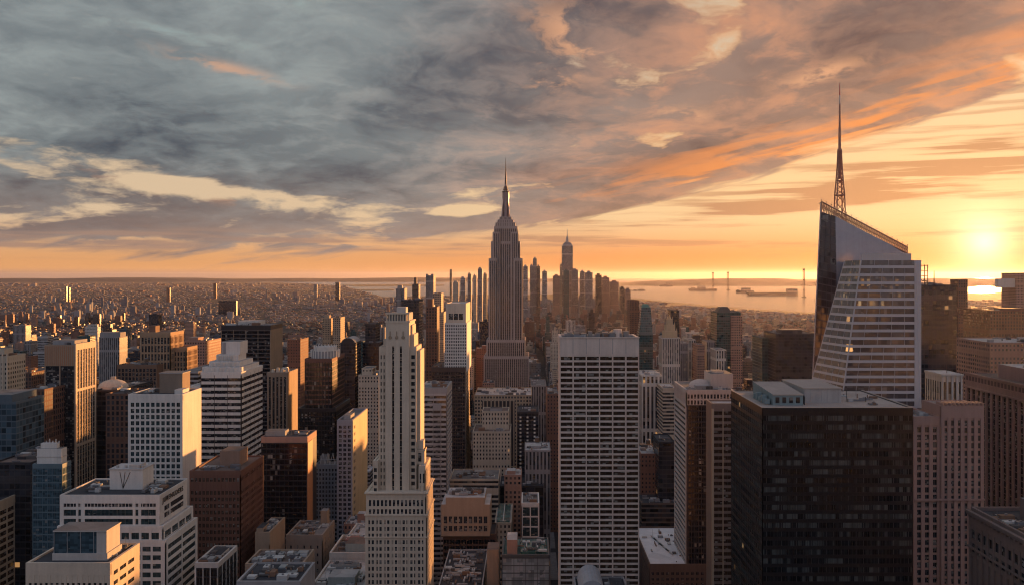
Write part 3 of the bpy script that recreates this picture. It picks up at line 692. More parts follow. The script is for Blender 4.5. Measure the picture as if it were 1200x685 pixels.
def striped_slab():
    Y0 = 600; x0, x1 = X(52, Y0), X(88, Y0); d = depth_to(88, 112, Y0); zt = Z(404, Y0)
    b = Bld('office_tower', 'tall slab at far left with a dark front and pale ribbed side wall', 'skyscraper', x0, x1, Y0, Y0+d)
    b.geo(x0, x1, Y0, Y0+d, 0, zt, S(BUFF, GL, 11.2, 3.9, .8, .55, top=14.5, corner=.8, merge=1, span=DARK, roof=ROOFD, par=.2), 'f')
    W = b.mb('wall'); D = .5
    for i in range(14): W.box(x0+.8+i*1.45, x0+1.3+i*1.45, Y0-.18, Y0-.002, zt-14.3, zt-.6, M_wall('terracotta', (.36, .18, .10)))
    L = d-3.2; n = 7; w = L/n
    for i in range(n+1): W.box(x1, x1+D, Y0+1.3+i*w, Y0+2.1+i*w, 0, zt-3.5, LIME)
    W.box(x1, x1+D, Y0, Y0+1.3, 0, zt+.9, LIME); W.box(x1, x1+D, Y0+d-.9, Y0+d, 0, zt+.9, LIME); W.box(x1, x1+D-.003, Y0+1.3, Y0+d-.9, zt-3.5, zt+.9, LIME)
    for zb in (zt-31, zt-70): W.box(x1, x1+D-.02, Y0+1.3, Y0+d-.9, zb-1.8, zb, LIME)
    for i in range(n):
        for j in range(int((zt-3.5-z_low(Y0))/3.9)):
            z = zt-3.5-j*3.9-1.95
            b.w.append((x1+.08, Y0+1.7+(i+.5)*w, z, round(w-.8, 2), 3.3, 'r', GL))
    b.rbox(x0+3, x1-3, Y0+5, Y0+d-6, zt, zt+3, GREY, ROOFG); b.clutter(x0+1, x1-1, Y0+2, Y0+d-2, zt, 8); b.done()
striped_slab()
def ziggurat():
    Y0 = 620; x0, x1 = X(235, Y0), X(283, Y0); d = depth_to(283, 308, Y0); zt = Z(436, Y0)
    b = Bld('office_tower', 'banded pale tower with a stepped, faceted ziggurat crown and sunlit right side', 'skyscraper', x0-11, x1, Y0, Y0+d)
    st = S(WHITE, GL, 9, 4.5, .35, 2.1, top=1.9, d=.7, sd=.65, corner=.5, pier=DARK, roof=ROOFL, par=.4)
    b.geo(x0, x1, Y0, Y0+d, 0, zt, st, 'fr'); b.geo(x0-11, x0, Y0+9, Y0+d, 0, zt-11, st, 'f', part='wing')
    g = b.mb('crown')
    lv = [(1.5, 4.0, 3.6), (5.0, 8.5, 3.6), (8.5, 13.5, 4.6)]; z = zt
    for ins, iy, h in lv:
        g.box(x0+ins-2, x1-ins*.8, Y0+iy, Y0+d-iy*1.4, z, z+h, WHITE, ROOFL)
        nn = 5
        for k in range(nn):
            xx = x0+ins-1+k*((x1-x0-ins*1.8)/nn); w = (x1-x0-ins*1.8)/nn*.62
            g.prism([(xx, Y0+iy), (xx+w/2, Y0+iy-2.2), (xx+w, Y0+iy)], z, z+h-.6, WHITE, ROOFL)
        z += h
    g.box(x0+10, x1-6, Y0+15, Y0+d-18, z, z+9.5, WHITE, ROOFG)
    g.box(x0+10.5, x0+13, Y0+14.7, Y0+15, z+.4, z+9, GREY)
    b.done()
ziggurat()
def bronze_brown_block():
    Y0 = 470; x0, x1 = X(222, Y0), X(282, Y0); d = depth_to(282, 309, Y0); zt = Z(553, Y0)
    b = Bld('office_building', 'reddish brown gridded block left of centre with a cabin on its roof', 'office building', x0, x1, Y0, Y0+d)
    b.geo(x0, x1, Y0, Y0+d, 0, zt, S(BROWN, GLBR, 2.15, 3.6, .7, 1.5, top=1.5, corner=.8, roof=ROOFB, d=.5, blank=(1,)), 'fr')
    b.rbox(x0+11, x1-6, Y0+16, Y0+30, zt, zt+8.5, M_wall('cabin_brown', (.28, .18, .13)), ROOFB, 'penthouse')
    b.clutter(x0+2, x1-2, Y0+2, Y0+15, zt, 10); b.done()
bronze_brown_block()
def black_glass_block():
    Y0 = 560; x0, x1 = X(306, Y0), X(360, Y0); d = depth_to(360, 371, Y0); zt = Z(512, Y0)
    b = Bld('office_building', 'black glass block with a pinkish roof rim and an orange-lit right edge', 'office building', x0, x1, Y0, Y0+d)
    b.geo(x0, x1, Y0, Y0+d, 0, zt, S(DARK, GLK, 6, 3.5, .18, .9, top=3.4, topm=PINK, corner=.5, d=.25, roof=ROOFD, par=.5), 'f')
    W = b.mb('wall'); W.box(x1, x1+.5, Y0, Y0+d*.5, 0, zt-3.4, M_wall('rust', (.45, .2, .09), .6))  # orange strip puts the low sunlight into the wall colour
    b.rbox(x0+1, x0+14, Y0+6, Y0+15, zt, zt+3.2, GREY, ROOFG); b.clutter(x0+15, x1-2, Y0+3, Y0+d-2, zt, 8); b.done()
black_glass_block()
def yellow_lit_tower():
    Y0 = 620; x0, x1 = X(395, Y0), X(413, Y0); d = depth_to(413, 430, Y0); zt = Z(493, Y0)
    b = Bld('apartment_tower', 'slender grey apartment tower left of the art deco tower with its right side glowing yellow', 'apartment tower', x0, x1, Y0, Y0+d)
    st = S(M_wall('lav', (.30, .29, .31)), GL, 3.2, 3.3, 1.1, 1.2, top=2, corner=1.2, roof=ROOFG)
    b.geo(x0, x1, Y0, Y0+d, 0, zt, st, 'f')
    W = b.mb('wall'); W.box(x1, x1+.4, Y0, Y0+d, 0, zt+.6, M_wall('cream', (.60, .46, .28)))  # right wall yellowed, carrying the low sun in its colour
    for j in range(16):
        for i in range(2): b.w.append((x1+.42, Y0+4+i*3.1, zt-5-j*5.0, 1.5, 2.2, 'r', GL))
    b.rbox(x0+3, x1-3, Y0+8, Y0+22, zt, zt+3, GREY, ROOFG); b.done()
yellow_lit_tower()
def grey_grid_midrise():
    Y0 = 680; x0, x1 = X(369, Y0), X(396, Y0); zt = Z(545, Y0)
    b = Bld('apartment_building', 'grey gridded apartment building with lattice frames on its roof, just left of the yellow-lit tower', 'apartment building', x0, x1, Y0, Y0+20)
    b.geo(x0, x1, Y0, Y0+20, 0, zt, S(M_wall('bluegrey', (.24, .25, .27)), GL, 2.6, 3.4, 1.0, 1.3, corner=1, roof=ROOFG), 'f')
    g = b.mb('roof_frame')
    for i in range(4):
        g.tube((x0+3+i*4, Y0+4, zt), (x0+5+i*4, Y0+6, zt+9), .2, .2, ALU, 5); g.tube((x0+7+i*4, Y0+4, zt), (x0+5+i*4, Y0+6, zt+9), .2, .2, ALU, 5)
        g.tube((x0+3+i*4, Y0+4, zt+4), (x0+7+i*4, Y0+4, zt+4), .15, .15, ALU, 5)
    b.rbox(x0+2, x0+8, Y0+8, Y0+16, zt, zt+6, GREY, ROOFG); b.done()
grey_grid_midrise()
def tan_striped():
    Y0 = 740; x0, x1 = X(313, Y0), X(337, Y0); d = depth_to(337, 349, Y0); zt = Z(437, Y0)
    b = Bld('office_tower', 'squat tan tower with dark vertical stripes, right of the ziggurat tower', 'skyscraper', x0, x1, Y0, Y0+d)
    b.geo(x0, x1, Y0, Y0+d, 0, zt, S(BUFF, GL, 3.0, 4, 1.5, .12, top=3, d=.8, corner=1.4, roof=ROOFG, span=DARK), 'f')
    g = b.mb('cooling_units')
    for k in range(4): g.tube((x0+3+k*4, Y0+8, zt), (x0+3+k*4, Y0+8, zt+3+k % 2*1.2), 1.6, 1.3, LIME, 9)
    b.clutter(x0+1, x1-1, Y0+2, Y0+d-2, zt, 10, hs=1.4); b.done()
tan_striped()
def white_crown_tower():
    Y0 = 700; x0, x1 = X(357, Y0), X(389, Y0); d = depth_to(389, 401, Y0)+10; zt = Z(421, Y0)
    b = Bld('office_tower', 'dark banded tower with a rounded white colonnaded crown and orange-lit right side', 'skyscraper', x0-4, x1+4, Y0, Y0+d)
    st = S(BROWN, GLK, 2.3, 3.8, .5, 1.1, top=1.6, corner=.7, pier=DARK, roof=ROOFG)
    b.geo(x0, x1, Y0, Y0+d, 0, zt, st, 'fr')
    b.geo(x0-4.5, x1+4, Y0-4, Y0+d+4, 0, Z(478, Y0), S(DARK, GLK, 2.6, 3.8, .3, .9, top=1.6, corner=.5, roof=ROOFD, sd=.3), 'fr', part='base_wall')
    g = b.mb('crown'); cx, cyy = (x0+x1)/2, Y0+d/2
    def oval(rx, ry, n=28): return [(cx+rx*cos(2*pi*i/n), cyy+ry*sin(2*pi*i/n)) for i in range(n)]
    g.prism(oval(11.5, 14), zt, zt+5.5, GREY, ROOFG); 
    for i in range(28):
        a = 2*pi*i/28; g.tube((cx+11.7*cos(a), cyy+14.2*sin(a), zt), (cx+11.7*cos(a), cyy+14.2*sin(a), zt+6.5), .42, .42, WHITE, 6)
    g.prism(oval(9, 11), zt+5.5, zt+9, WHITE, ROOFL); 
    for i in range(20):
        a = 2*pi*i/20; g.tube((cx+9.2*cos(a), cyy+11.2*sin(a), zt+5.5), (cx+9.2*cos(a), cyy+11.2*sin(a), zt+10), .35, .35, WHITE, 5)
    b.done()
white_crown_tower()
def gold_lattice_tower():
    Y0 = 860; x0, x1 = X(137, Y0), X(184, Y0); zt = Z(428, Y0)
    b = Bld('office_tower', 'brown stepped gold-bayed tower behind the pale square-windowed tower', 'skyscraper', x0, X(212, Y0), Y0, Y0+50)
    b.geo(x0, x1, Y0, Y0+50, 0, zt, S(M_wall('umbrick', (.20, .12, .08)), GL, 3.6, 4.2, 1.3, 1.0, top=2, roof=ROOFB), 'f')
    W = b.mb('wall'); D = .5
    b.geo(X(157, Y0), X(193, Y0), Y0+14, Y0+48, zt-20, Z(391, Y0), S(M_wall('amberst', (.36, .24, .15)), GL, 3.2, 8.5, 1.2, 2.0, top=2.4, d=.9, roof=ROOFB), 'fr', part='upper_wall')
    b.geo(x1+.2, X(207, Y0), Y0+24, Y0+54, 0, Z(410, Y0), S(M_wall('amberst', (.36, .24, .15)), GL, 3.2, 5.5, 1.2, 1.6, top=2.2, d=.9, roof=ROOFB), 'fr', part='right_wing')
    b.rbox(X(162, Y0), X(170, Y0), Y0+24, Y0+34, Z(391, Y0), Z(383, Y0), M_wall('umbrick', (.2, .12, .08)), ROOFB); b.clutter(x0+2, x1-2, Y0+2, Y0+13, zt, 12, hs=1.6, tanks=2); b.done()
gold_lattice_tower()
def black_box():
    Y0 = 900; x0, x1 = X(259, Y0), X(317, Y0); d = depth_to(317, 331, Y0); zt = Z(381, Y0)
    b = Bld('office_tower', 'wide black banded box tower with gold stripes along its right side, left of centre', 'skyscraper', x0, x1, Y0, Y0+d)
    b.geo(x0, x1, Y0, Y0+d, 0, zt, S(M_wall('bandtan', (.30, .22, .15)), GLK, 13, 4.0, .4, 1.15, top=4.5, topm=DARK, span=M_wall('bandgrey', (.10, .085, .08)), corner=.6, d=.5, roof=ROOFG, par=.3), 'f')
    b.geo(x1-.6, x1+.25, Y0+1, Y0+d, 0, zt-4.5, S(M_wall('bandtan', (.30, .22, .15)), GLK, 30, 4.0, .4, 1.9, top=0, d=.5, sd=.5), 'r', part='side_wall')
    b.rbox(x0+14, x1-16, Y0+12, Y0+34, zt, zt+4, PALE, ROOFL); b.clutter(x0+2, x1-2, Y0+2, Y0+10, zt, 16, hs=1.3); b.done()
black_box()

# ================================================================ the art deco tower in the middle
def deco_tower():
    Y0 = 430; bx0, bx1 = X(428, Y0), X(500, Y0); d = 31; zb = Z(577, Y0)
    b = Bld('art_deco_tower', 'tall cream art deco tower left of centre on a wide stepped base', 'skyscraper', bx0, bx1+1, Y0, Y0+d)
    st = S(LIME, GL, 1.95, 3.35, .8, 1.35, top=1.4, par=.3, corner=1.3, roof=ROOFL, d=.4)
    b.geo(bx0, bx1, Y0, Y0+d, 0, zb-11, st, 'fr', part='base_wall')
    b.geo(bx0+.3, bx1-.4, Y0+.5, Y0+d, zb-14, zb, S(LIME, GL, 1.95, 4.6, .8, 1.5, top=2.2, par=.4, corner=1.4, roof=ROOFL), 'fr', part='base_wall')
    W = b.mb('base_wall')
    for z in (zb-10.9, zb-22, zb+.1): W.box(bx0-.5, bx1+.5, Y0-.45, Y0+d+.3, z-.5, z, LIME)
    for k in range(8):
        xx = bx0+1+k*(bx1-bx0-2.6)/7; W.box(xx, xx+.6, Y0-.22, Y0-.003, z_low(Y0)-2, zb-12, LIME)
    # shaft: central bay with three piers and two dark strips
    Ys = Y0+5; sx0, sx1 = X(452, Ys), X(479.5, Ys); zt = Z(366, Ys); Wd = b.mb('shaft')
    ds = 22; c0, c1 = sx0, sx1
    Wd.box(c0, c1, Ys+.9, Ys+ds, zb-1, zt-5, LIME, ROOFL, bottom=False)
    w = c1-c0; pier = [(0, .27), (.36, .60), (.69, 1.0)]
    for a, e in pier: Wd.box(c0+a*w, c0+e*w, Ys, Ys+.88, zb-1, zt-17, LIME)
    Wd.box(c0, c1, Ys, Ys+.88, zt-17, zt-5, LIME)
    for k in range(3):
        xx = c0+1.3+k*3.3; Wd.tube((xx+1, Ys+.05, zt-12.6), (xx+1, Ys-.3, zt-12.6), .9, .9, M_wall('relief', (.30, .23, .16)), 10); Wd.box(xx+.75, xx+1.25, Ys-.28, Ys-.003, zt-12.6, zt-9.4, M_wall('relief', (.30, .23, .16)))
    for a, e in ((.27, .36), (.60, .69)):
        for j in range(30):
            z = zt-17-2-j*3.4
            if z < zb: break
            b.w.append((c0+(a+e)/2*w, Ys+.75, z, round((e-a)*w, 2), 3.0, 'f', GL))
    # crown colonnade
    g = b.mb('crown'); g.box(c0-.4, c1+.4, Ys-.3, Ys+ds, zt-5, zt-4.2, LIME); g.box(c0+1, c1-1, Ys+1.5, Ys+ds-1, zt-4.2, zt-.4, GREY, ROOFG)
    for i in range(9): g.box(c0+.2+i*(w-.8)/8, c0+.75+i*(w-.8)/8, Ys+.1, Ys+1.2, zt-4.2, zt-.8, LIME)
    g.box(c0-.2, c1+.2, Ys-.1, Ys+1.4, zt-.8, zt, LIME); g.box(c0+4.6, c0+9.4, Ys+6, Ys+13, zt-.4, zt+2.6, PALE, ROOFL)
    # stepped wings
    wl = S(LIME, GL, 1.9, 3.4, .95, 1.4, top=2.5, par=.4, corner=.8, roof=ROOFL)
    lx0, rx1 = X(443.5, Ys), X(487.5, Ys)
    b.geo(lx0, c0, Ys+1.6, Ys+ds, zb-1, Z(407, Ys), wl, 'f', part='left_wing'); b.mb('left_wing').box(lx0+1.8, c0, Ys+4, Ys+ds-2, Z(407, Ys), Z(398, Ys), LIME, ROOFL)
    b.geo(c1, rx1, Ys+1.6, Ys+ds, zb-1, Z(407, Ys), wl, 'f', part='right_wing'); b.mb('right_wing').box(c1, rx1-1.5, Ys+4, Ys+ds-2, Z(407, Ys), Z(392, Ys), LIME, ROOFL)
    b.mb('right_wing').box(c1, rx1-2.6, Ys+6, Ys+ds-3, Z(392, Ys), Z(381, Ys), LIME, ROOFL)
    b.mb('right_wing').box(rx1, rx1+1.6, Ys+5, Ys+ds-1, zb-1, Z(411, Ys), LIME, ROOFL)
    # low wings at the foot, turret at the right
    b.geo(X(437, Y0+3), lx0, Y0+3, Y0+d-6, zb-1, Z(540, Y0+3), S(LIME, GL, 1.9, 3.4, .9, 1.4, top=2, par=.3, corner=.5, roof=ROOFL), 'f', part='foot')
    b.geo(rx1+1.6, X(498.5, Y0+3), Y0+3, Y0+d-6, zb-1, Z(546, Y0+3), S(LIME, GL, 1.9, 6.4, .9, 1.6, top=2, par=.3, corner=.5, roof=ROOFL), 'fr', part='foot')
    t = b.mb('turret'); tx = X(492, Y0+8); t.box(tx-2.4, tx+2.4, Y0+8, Y0+15, Z(546, Y0+3), Z(526, Y0+8), LIME); t.box(tx-1.8, tx+1.8, Y0+8.6, Y0+14.4, Z(526, Y0+8), Z(516, Y0+8), LIME, ROOFL)
    t.box(tx-2.7, tx+2.7, Y0+7.7, Y0+15.3, Z(528, Y0+8), Z(526, Y0+8), LIME); t.box(tx-.8, tx+.8, Y0+7.9, Y0+7.99, Z(540, Y0+8), Z(530, Y0+8), GL)
    b.done()
deco_tower()
def grey_banded():
    Y0 = 620; x0, x1 = X(492, Y0), X(524, Y0); d = depth_to(524, 529, Y0)+6; zt = Z(455, Y0)
    b = Bld('office_tower', 'grey tower of thin pale floor bands directly right of the cream art deco tower', 'skyscraper', x0, x1, Y0, Y0+d)
    b.geo(x0, x1, Y0, Y0+d, 0, zt, S(GREY, GL, 11, 3.6, .3, 1.6, top=3.4, d=.8, sd=.75, corner=.5, roof=ROOFG, span=M_wall('bandl', (.40, .38, .37))), 'fr')
    b.geo(x0+9.5, x0+15.5, Y0-1.0, Y0, 0, zt-12, S(GREY, GL, 6, 3.6, .3, 1.6, top=2, d=.5, sd=.45), 'f', part='bay_front')
    b.clutter(x0+1, x1-1, Y0+2, Y0+d-2, zt, 14, hs=1.2); b.done()
grey_banded()
def lit_grid_tower():
    Y0 = 900; x0, x1 = X(521, Y0), X(547, Y0); d = 70; zt = Z(356, Y0)
    b = Bld('apartment_tower', 'cream gridded tower on a wider dark base, just left of the spired skyscraper', 'apartment tower', x0-12, x1, Y0, Y0+74)
    W = b.mb('upper_wall'); zb = Z(430, Y0); zc = Z(378, Y0)
    b.geo(x0, x1, Y0, Y0+70, zb-5, zc, S(WHITE, GL, 1.85, 3.35, .8, 1.3, top=.6, par=0, corner=.8, roof=ROOFL), 'f', part='upper_wall')
    b.geo(x0+1.2, x1-1, Y0+1, Y0+68, zc, zt, S(LIME, GL, 4.8, 8, .9, 1.5, top=8.5, par=.6, corner=3, roof=ROOFL), 'f', part='crown')
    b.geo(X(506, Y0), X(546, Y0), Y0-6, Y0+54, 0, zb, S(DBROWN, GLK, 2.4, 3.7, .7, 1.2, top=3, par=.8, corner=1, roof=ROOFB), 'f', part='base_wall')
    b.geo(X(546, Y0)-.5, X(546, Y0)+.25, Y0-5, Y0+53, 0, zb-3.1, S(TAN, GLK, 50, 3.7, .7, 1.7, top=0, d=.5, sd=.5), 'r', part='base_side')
    b.clutter(X(507, Y0), x0-1, Y0-4, Y0+30, zb, 6, hs=1.4); b.done()
lit_grid_tower()
# ================================================================ the great spired skyscraper
def spired_skyscraper():
    Y0 = 1300; b = Bld('art_deco_skyscraper', 'tallest central stone skyscraper with vertical piers, stepped shoulders and a needle spire', 'skyscraper', X(563, Y0), X(621, Y0), Y0-10, Y0+70)
    ST = M_wall('esstone', (.42, .33, .28)); SP = M_wall('esspan', (.10, .07, .065), .5)
    def sec(p0, p1, tpy, y0, dz, part, **k):
        st = S(ST, GLBR, 3.1, 3.9, 1.25, 1.5, top=3.5, par=.5, corner=2.2, roof=ROOFG, d=.8, sd=.25, span=SP); st.update(k)
        b.geo(X(p0, Y0), X(p1, Y0), Y0+y0, Y0+70-dz, 0, Z(tpy, Y0), st, 'fr', part=part)
    sec(567, 620, 417, -4, 0, 'base_wall'); sec(570, 616, 398, 0, 3, 'lower_wall')
    sec(572.5, 582, 303, 3, 5, 'left_shoulder'); sec(602, 612.5, 303, 3, 5, 'right_shoulder')
    sec(575, 609.5, 283, 6.5, 9, 'shaft'); sec(577, 586, 272, 4.5, 10, 'left_pylon', top=2); sec(598.5, 607.5, 272, 4.5, 10, 'right_pylon', top=2)
    sec(578.5, 606.5, 265, 8, 14, 'upper_shaft'); 
    cx = X(592, Y0); cyy = Y0+30; g = b.mb('crown')
    def pz(p): return Z(p, Y0+20)
    for w, a, c in ((15.5, 266, 261), (12.5, 261, 257.5), (9.5, 257.5, 254)):
        g.box(cx-w, cx+w, cyy-w, cyy+w, pz(a), pz(c), ST, ROOFG)
        for k in range(9): g.box(cx-w+1+k*(2*w-2.6)/8, cx-w+1.7+k*(2*w-2.6)/8, cyy-w-.25, cyy-w-.003, pz(a), pz(c)-.8, SP)
    m = b.mb('mast'); MM = M_metal('mastmetal', (.26, .18, .16), .4, .5)
    m.tube((cx, cyy, pz(254)), (cx, cyy, pz(232)), 6.0, 4.6, MM, 16); m.tube((cx, cyy, pz(232)), (cx, cyy, pz(224)), 5.3, 5.0, MM, 16)
    for k in range(4):
        a = k*pi/2+pi/4; m.prism([(cx+8.2*cos(a)-1, cyy+8.2*sin(a)-1), (cx+8.2*cos(a)+1, cyy+8.2*sin(a)-1), (cx+8.2*cos(a)+1, cyy+8.2*sin(a)+1), (cx+8.2*cos(a)-1, cyy+8.2*sin(a)+1)], pz(254), pz(231), MM,
                            tpoly=[(cx+4.6*cos(a)-.6, cyy+4.6*sin(a)-.6), (cx+4.6*cos(a)+.6, cyy+4.6*sin(a)-.6), (cx+4.6*cos(a)+.6, cyy+4.6*sin(a)+.6), (cx+4.6*cos(a)-.6, cyy+4.6*sin(a)+.6)])
    for z, r in ((225, 6.0), (222, 4.6), (219.5, 3.6)): m.tube((cx, cyy, pz(z)), (cx, cyy, pz(z-1.2)), r, r, BRASS, 14)
    m.tube((cx, cyy, pz(223)), (cx, cyy, pz(215)), 3.4, 1.5, MM, 12)
    s = b.mb('spire'); s.tube((cx, cyy, pz(215)), (cx, cyy, pz(200)), 1.35, .9, BRASS, 8); s.tube((cx, cyy, pz(200)), (cx, cyy, pz(184)), .7, .25, BRASS, 6)
    for k in range(6): s.tube((cx, cyy, pz(214-k*2.2)), (cx, cyy, pz(213.4-k*2.2)), 2.0-k*.18, 2.0-k*.18, BRASS, 8)
    b.done()
spired_skyscraper()

# ================================================================ white slab of dark ribbon windows
def white_slab():
    Y0 = 430; x0, x1 = X(656, Y0), X(749, Y0); zt = Z(396, Y0); d = 24
    b = Bld('office_slab', 'broad white slab right of centre, six bays wide, with a blank panelled top', 'skyscraper', x0, x1, Y0, Y0+d)
    WS = M_wall('travertine', (.62, .50, .42))
    st = S(WS, GLBR, 6.68, 2.76, .5, .98, top=8.2, par=.6, corner=.5, d=.7, sd=.55, roof=ROOFG, blank=())
    b.geo(x0, x1, Y0, Y0+d, 0, zt, st, 'f'); W = b.mb('wall')
    for k in range(1, 6): W.box(x0+k*(x1-x0)/6-.12, x0+k*(x1-x0)/6+.12, Y0-.12, Y0-.002, zt-7.9, zt, GREY)
    for k in range(7): W.box(max(x0, x0+k*(x1-x0)/6-.3), min(x1, x0+k*(x1-x0)/6+.3), Y0-.3, Y0-.003, z_low(Y0), zt-8.3, WS)
    W.box(x0-.3, x1+.3, Y0-.35, Y0+.0, zt+.2, zt+.75, WS)
    g = b.mb('cooling_units')
    rn = random.Random(3)
    for k in range(9): g.box(x0+4+k*3.6, x0+6+k*3.6+rn.random(), Y0+6, Y0+10, zt, zt+2.0+rn.random()*1.4, M_wall('plant', (.22, .21, .20)))
    g.tube((x0+30, Y0+8, zt), (x0+30, Y0+8, zt+4.2), 2.2, 2.2, WS, 12)
    b.clutter(x0+1.5, x1-1.5, Y0+2, Y0+d-3, zt, 26); b.done()
white_slab()
def vault_building():
    Y0 = 392; b = Bld('low_building', 'small roof with a ribbed grey barrel vault at the foot of the white slab', 'building', X(676, Y0), X(738, Y0), Y0, Y0+26)
    zt = 112; x0, x1 = X(676, Y0), X(738, Y0)
    b.skin(x0, x1, Y0, Y0+26, 0, zt, F_GREYB, ROOFD)
    v = b.mb('vault'); vx0, vx1 = x0+1.5, x0+13; n = 12; cx = (vx0+vx1)/2; r = (vx1-vx0)/2
    arc = [(cx-r*cos(pi*i/n), zt+1.2+6.4*sin(pi*i/n)) for i in range(n+1)]
    GV = M_metal('vaultgrey', (.40, .41, .42), .5, .1)
    for i in range(n):
        (xa, za), (xb, zb) = arc[i], arc[i+1]
        v.face([(xa, Y0+2, za), (xb, Y0+2, zb), (xb, Y0+24, zb), (xa, Y0+24, za)], GV)
        v.tube((xa, Y0+1.9, za), (xa, Y0+24, za), .13, .13, ALU, 4)
    v.face([(x, Y0+2, z) for x, z in arc][::-1], GV)
    b.rbox(x0+16, x0+22, Y0+4, Y0+16, zt, zt+4, GREY, ROOFD); b.clutter(x0+14, x1-1, Y0+2, Y0+24, zt, 14); b.done()
vault_building()

# ================================================================ black glass block, lower right
def black_block():
    Y0 = 330; x0, x1 = X(893, Y0), X(1070, Y0); d = 50.5; zt = Z(478, Y0)
    b = Bld('office_building', 'huge black glass block at lower right with a pale flat roof', 'office building', x0, x1, Y0, Y0+d)
    PR = M_roof('rosy', (.36, .30, .26), .25)
    b.geo(x0, x1, Y0, Y0+d, 0, zt, S(M_wall('blackfin', (.016, .016, .018), .35), GLL, 2.9, 3.45, .14, 1.45, top=1.3, par=.25, corner=.4, d=.3, sd=.22, topm=M_wall('blackfin', (.02, .02, .022), .35), roof=PR), 'fl')
    W = b.mb('wall'); TR = M_wall('rim', (.42, .34, .28))
    W.box(x0-.1, x1+.1, Y0-.1, Y0+.5, zt+.26, zt+.5, TR); W.box(x0-.1, x0+.5, Y0+.5, Y0+d, zt+.26, zt+.5, TR); W.box(x1-.5, x1+.1, Y0+.5, Y0+d, zt+.26, zt+.5, TR)
    g = b.mb('penthouse'); PB = M_wall('pentb', (.40, .36, .33))
    xa, xb, ya, yb = X(941, Y0+16), X(985, Y0+16), Y0+15, Y0+44
    g.box(xa, xb, ya, yb, zt, zt+5.6, PB, PR); g.box(xa-.3, xb+.3, ya-.3, yb+.3, zt+5.6, zt+6.0, TR, PR)
    for k in range(7): g.box(xa+k*2.3+.3, xa+k*2.3+.38, ya-.06, ya-.003, zt+.3, zt+5.4, GREY)
    q = b.mb('roof_pod'); TQ = M_wall('podteal', (.20, .25, .25)); pa, pb = X(905, Y0+9), X(940, Y0+9)
    q.box(pa, pb, Y0+8, Y0+38, zt, zt+4.0, TQ, PR)
    q.face([(pa-.2, Y0+7.7, zt+4.4), (pb+.2, Y0+7.7, zt+4.4), (pb+.2, Y0+38, zt+5.8), (pa-.2, Y0+38, zt+5.8)], PR)
    q.face([(pb+.2, Y0+7.7, zt+4.0), (pb+.2, Y0+38, zt+4.0), (pb+.2, Y0+38, zt+5.8), (pb+.2, Y0+7.7, zt+4.4)], TQ); q.face([(pa-.2, Y0+7.7, zt+4.0), (pa-.2, Y0+7.7, zt+4.4), (pa-.2, Y0+38, zt+5.8), (pa-.2, Y0+38, zt+4.0)], TQ)
    q.face([(pa-.2, Y0+7.7, zt+4.0), (pb+.2, Y0+7.7, zt+4.0), (pb+.2, Y0+7.7, zt+4.4), (pa-.2, Y0+7.7, zt+4.4)], TR)
    for k in range(4): q.box(pa+1+k*2.7, pa+2.5+k*2.7, Y0+7.85, Y0+7.99, zt+1, zt+3.2, GL)
    for k in range(9): q.tube((pb+.9+k % 2*.8, Y0+9+k*3, zt), (pb+.9+k % 2*.8, Y0+9+k*3, zt+3.4), .25, .25, BLK, 5)
    for k in range(5): q.box(pa-2.6, pa-.6, Y0+10+k*4, Y0+12.5+k*4, zt+.2, zt+2.1+(k % 2), TQ)
    a = b.mb('antenna')
    for k in range(5): a.tube((xb+4+k*1.1, Y0+20+k*3, zt), (xb+4+k*1.1, Y0+20+k*3, zt+1.5+k % 3), .12, .1, BLK, 5)
    a.box(xb+3.6, xb+5.6, Y0+17, Y0+19, zt+.1, zt+1.3, ALU)
    b.clutter(xb+2, x1-3, Y0+6, Y0+d-6, zt, 9, hs=.6); b.done()
black_block()

